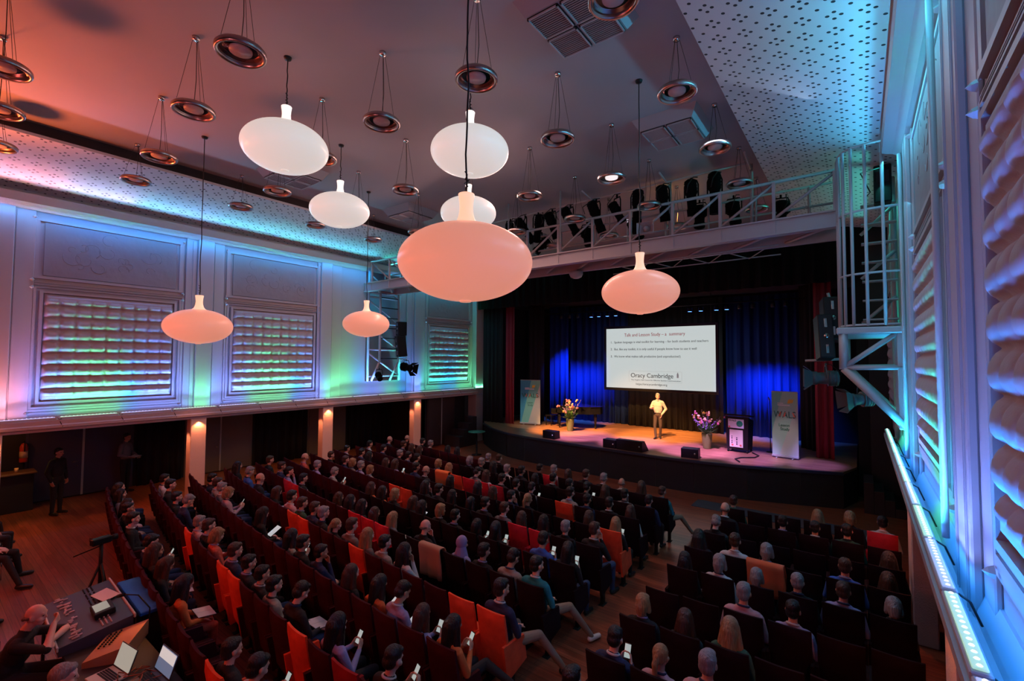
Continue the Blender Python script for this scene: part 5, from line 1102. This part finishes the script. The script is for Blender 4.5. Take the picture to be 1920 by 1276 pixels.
# people on chairs along the picture's left edge
def chair(x, y, rz, label, group=None):
    t = thing('stacking_chair', label, 'chair', (x, y, 0), rz, group); MB().rbox((-.22, .1, .42), (.22, .54, .46), .015).build('seat', M_dark, t); MB().rbox((-.21, .06, .5), (.21, .1, .9), .02).build('backrest', M_dark, t)
    for sx in (-.2, .2):
        for sy in (.12, .5): MB().tube([(sx, sy, 0), (sx, sy, .43)], .012).build('leg', M_chrome, t)
        MB().tube([(sx, .08, .43), (sx, .06, .9)], .012).build('back_post', M_chrome, t)
for (x, y, p, h, c, lb) in ((-14.95, .75, 6, 'b', 'k', 'man in black with crossed legs at the far left edge'), (-13.9, .85, 1, 'k', 'n', 'seated person in navy at the left edge, only legs in view'), (-12.6, .75, 6, 'k', 'k', 'seated person in black, outstretched shoe near the left edge'), (-10.7, .3, 1, 'b', 'k', 'seated person in black left of the sound desk')):
    person_obj(MESH[p], hair_mesh(h, p), h, c, (x, y, 0), -.25, lb, None, M_pants[0], M_shoe[0]); chair(x, y - .02, -.25, 'chair under the ' + lb.split(',')[0].replace(' at the far left edge', ''), 'chairs along the left picture edge')
person_obj(MESH[8], hair_mesh('o', 8), 'o', 'k', (-7.72, .68, .02), -.55, 'bald sound engineer in black leaning on the mixing desk', None, M_pants[0], M_shoe[0], M_skin[3]); chair(-7.72, .62, -.55, 'chair of the bald sound engineer')
person_obj(MESH[1], hair_mesh('g', 1), 'g', 'e', (-5.95, .82, 0), -.3, 'grey-haired man seated beside the laptops at the lower left', None, M_pants[0], M_shoe[0], M_skin[3]); chair(-5.95, .76, -.3, 'chair of the grey-haired man by the laptops')
# ================================================================ sound desk
tb = thing('technical_table', 'dark table carrying mixing desk and laptops', 'table', (0, 0, 0)); MB().rbox((-8.75, 1.22, .72), (-5.35, 1.9, .75), .008).build('tabletop', M_dark, tb)
for x in (-8.68, -7.0, -5.42):
    for y in (1.28, 1.84): MB().tube([(x, y, 0), (x, y, .72)], .02).build('leg', M_blackmetal, tb)
M_cons = mat('console_grey', (.045, .045, .06), .4); M_fad = mat('fader_cap', (.6, .45, .45), .5); M_lcd = mat('console_display', (.2, .25, .22), .3, emit=(.5, .6, .5), es=.35)
cs = thing('mixing_console', 'wide dark mixing console with pale faders and small display', 'mixing console', (-7.88, 1.54, .752), -.04)
MB().add([(-.7, -.33, 0), (.7, -.33, 0), (.7, .33, 0), (-.7, .33, 0), (-.7, -.33, .1), (.7, -.33, .1), (.7, .33, .2), (-.7, .33, .2)], [(0, 3, 2, 1), (4, 5, 6, 7), (0, 1, 5, 4), (1, 2, 6, 5), (2, 3, 7, 6), (3, 0, 4, 7)]).build('body', M_cons, cs)
MB().rbox((-.72, -.35, .07), (.72, -.33, .12), .004).rbox((-.72, .33, .17), (.72, .35, .22), .004).build('edge_trim', M_metal, cs)
Rs = Matrix.Rotation(math.atan(.1 / .66), 3, 'X')
def onc(mb): mb.v = [tuple(Rs @ Vector((p[0], p[1], p[2])) + Vector((0, 0, .15))) for p in mb.v]; return mb
r = random.Random(4)
for gx in (-.6, -.38, -.16, .14, .36, .56):
    f = MB()
    for i in range(6):
        f.rbox((gx - .08 + i * .03, -.2 + r.uniform(-.04, .06), .0), (gx - .066 + i * .03, -.17 + r.uniform(-.04, .06) + .03, .018), .003)
    q = onc(f).build('fader_bank', M_fad, cs); q['kind'] = 'stuff'
    f = MB()
    for i in range(5):
        for j in range(3): f.lathe([(.009, 0), (.008, .014), (0, .015)], (gx - .07 + i * .034, .06 + j * .04, 0), 8)
    q = onc(f).build('knob_bank', M_blackmetal if gx < 0 else M_fad, cs); q['kind'] = 'stuff'
onc(MB().rbox((.1, .02, .0), (.42, .22, .07), .01)).build('meter_bridge', M_blackmetal, cs); onc(MB().rbox((.13, .04, .07), (.36, .18, .075), .002)).build('display', M_lcd, cs)
t = thing('paper_sheets', 'sheet of paper lying on the mixing console', 'paper', (-8.02, 1.74, .965), .2); MB().rbox((-.17, -.08, 0), (.17, .1, .004), .001, Matrix.Rotation(.15, 3, 'X')).build('sheets', M_paper, t)
t = thing('flight_case_lid', 'flat bright blue panel behind the mixing console', 'panel', (-7.95, 2.1, .82), -.04); MB().rbox((-.63, -.13, 0), (.63, .13, .05), .01).build('lid', mat('blue_panel', (.01, .12, .5), .5), t)
for x in (-.5, .5): MB().rbox((x - .05, -.14, -.8), (x + .05, .14, 0), .01).build('support', M_dark, t)
cs2 = thing('lighting_console', 'orange-lit lighting console with pale display', 'lighting console', (-6.86, 1.62, .752), -.6)
MB().add([(-.28, -.2, 0), (.28, -.2, 0), (.28, .2, 0), (-.28, .2, 0), (-.28, -.2, .06), (.28, -.2, .06), (.28, .2, .17), (-.28, .2, .17)], [(0, 3, 2, 1), (4, 5, 6, 7), (0, 1, 5, 4), (1, 2, 6, 5), (2, 3, 7, 6), (3, 0, 4, 7)]).build('body', mat('console_orange_lit', (.35, .16, .08), .5), cs2)  # orange light on the console is put into the body colour
q = MB(); [q.lathe([(.011, 0), (.01, .014), (0, .015)], (-.2 + .04 * i, -.14 + .05 * j, .085 + .014 * j), 8) for i in range(8) for j in range(3)]; q = q.build('knob_bank', M_blackmetal, cs2); q['kind'] = 'stuff'
m = MB().rbox((-.05, .0, .118), (.22, .14, .124), .003, Matrix.Rotation(.27, 3, 'X')); m.build('display', mat('lighting_display', (.5, .4, .35), .3, emit=(.9, .6, .5), es=.5), cs2)
def laptop(x, y, z, rz, label, scr, op=1.9, w=.34):
    t = thing('laptop', label, 'laptop', (x, y, z), rz); MB().rbox((-w / 2, -.12, 0), (w / 2, .12, .018), .004).build('base', M_metal if w < .35 else M_cons, t); kb = MB(); [kb.rbox((-w / 2 + .02 + i * .022, -.03 + j * .022, .018), (-w / 2 + .038 + i * .022, -.012 + j * .022, .021), .001) for i in range(13) for j in range(5)]; kb = kb.build('keys', M_blackmetal, t); kb['kind'] = 'stuff'
    R = Matrix.Rotation(.35, 3, 'X')
    for nm, a, b, mm in (('lid', (-w / 2, .0, 0), (w / 2, .01, .23), M_cons), ('display', (-w / 2 + .01, -.003, .012), (w / 2 - .01, 0, .222), scr)):
        m = MB().rbox(a, b, .002); m.v = [tuple(Matrix.Rotation(-.35, 3, 'X') @ Vector(p) + Vector((0, .12, .018))) for p in m.v]; m.build(nm, mm, t)
    return t
laptop(-6.34, 1.42, .752, .15, 'open laptop with white page near the bottom edge', mat('laptop_white_page', (.4, .42, .4), .3, emit=(.5, .6, .5), es=.5))
lp = laptop(-5.93, 1.66, .752, .07, 'open laptop with blue and white display, right of the other laptop', mat('laptop_blue_page', (.3, .4, .5), .3, emit=(.1, .3, .5), es=.4), w=.37)
m = MB().rbox((-.17, -.004, .12), (.17, -.003, .215), .0005); m.v = [tuple(Matrix.Rotation(-.35, 3, 'X') @ Vector(p) + Vector((0, .12, .018))) for p in m.v]; m.build('window', mat('laptop_pale_window', (.5, .5, .5), .3, emit=(.6, .62, .6), es=.8), lp)
cbm = MB(); r = random.Random(9)
for k in range(14):
    x, y = r.uniform(-6.3, -5.2), r.uniform(2.0, 2.12); pts = [(x, 1.25 + r.uniform(0, .6), .76)]; 
    for i in range(6): pts.append((pts[-1][0] + r.uniform(-.14, .14), min(1.86, max(1.26, pts[-1][1] + r.uniform(-.14, .14))), .76 + r.uniform(0, .03)))
    cbm.tube(pts, .006, 5)
tag(cbm.build('cable_tangle', mat('orange_black_cable', (.3, .07, .03), .6)), 'tangle of thin cables on the table between the laptops', 'cables', None, 'stuff')
gl = thing('gooseneck_lamp', 'thin black gooseneck lamp on the blue panel corner', 'lamp', (-7.0, 1.95, .8)); MB().tube([(0, 0, 0), (.02, 0, .25), (-.05, -.1, .42), (-.2, -.2, .42)], .008).build('neck', M_blackmetal, gl); MB().tube([(-.2, -.2, .42), (-.28, -.24, .39)], .02).build('head', M_blackmetal, gl)
# tripod with video camera
tp = thing('camera_tripod', 'black tripod standing behind the blue panel', 'tripod', (-9.4, 1.98, 0))
for a in (.3, 2.4, 4.5): MB().tube([(.0, 0, .95), (.32 * math.cos(a), .32 * math.sin(a), .02)], .018).build('leg', M_blackmetal, tp)
MB().tube([(0, 0, .6), (0, 0, 1.22)], .025).build('column', M_blackmetal, tp); MB().tube([(0, 0, 1.2), (-.35, -.25, 1.02)], .01).build('pan_handle', M_blackmetal, tp)
vc = thing('video_camera', 'small black video camera on top of the tripod', 'camera', (-9.4, 1.98, 1.225), .2); MB().rbox((-.05, -.13, 0), (.05, .12, .1), .012).build('body', M_blackmetal, vc); MB().lathe([(.04, .12), (.045, .2), (.035, .2)], (0, 0, .05), 16, 'Y').build('lens', M_blackmetal, vc); MB().rbox((-.13, -.1, .04), (-.05, -.09, .1), .004).build('monitor', M_phone, vc)
# bar, cup, fire extinguisher at the far left
bc = thing('bar_counter', 'dark bar counter in the left aisle at the picture edge', 'counter', (0, 0, 0)); MB().rbox((-18.3, -1.5, .98), (-17.7, 2.35, 1.03), .01).build('countertop', mat('counter_brown', (.12, .05, .03), .35), bc); MB().rbox((-18.3, -1.5, 0), (-17.8, 2.3, .98), .01).build('front', M_dark, bc)
cp = thing('paper_cup', 'small paper cup on the bar counter', 'cup', (-17.95, 1.98, 1.03)); MB().lathe([(.03, 0), (.042, .11), (.038, .11), (.028, .01), (0, .01)], n=18).build('cup', mat('cup_tan', (.7, .4, .2), .6), cp)
fe = thing('fire_extinguisher', 'red fire extinguisher with white label on the left aisle wall', 'fire extinguisher', (-18.45, 2.16, 1.2)); MB().lathe([(0, 0), (.08, .0), (.085, .03), (.085, .42), (.05, .5), (.02, .52)], n=20).build('cylinder', mat('extinguisher_red', (.6, .05, .02), .3), fe); MB().lathe([(.086, .12), (.087, .3)], n=20).build('label', mat('extinguisher_label', (.7, .5, .3), .5), fe); MB().tube([(0, 0, .52), (.05, 0, .58), (.12, 0, .5), (.11, 0, .3)], .012).build('hose', M_blackmetal, fe); MB().rbox((-.02, -.01, .52), (.09, .01, .55), .004).build('handle', M_blackmetal, fe)
spot('bar_light', (-17.6, 1.4, 2.3), (-18.4, 2.0, 1.2), (1, .3, .08), 14, 90, .6, .05)
for k, (x, y, l) in enumerate(((-1.55, 3.55, 'dark'), )): pass
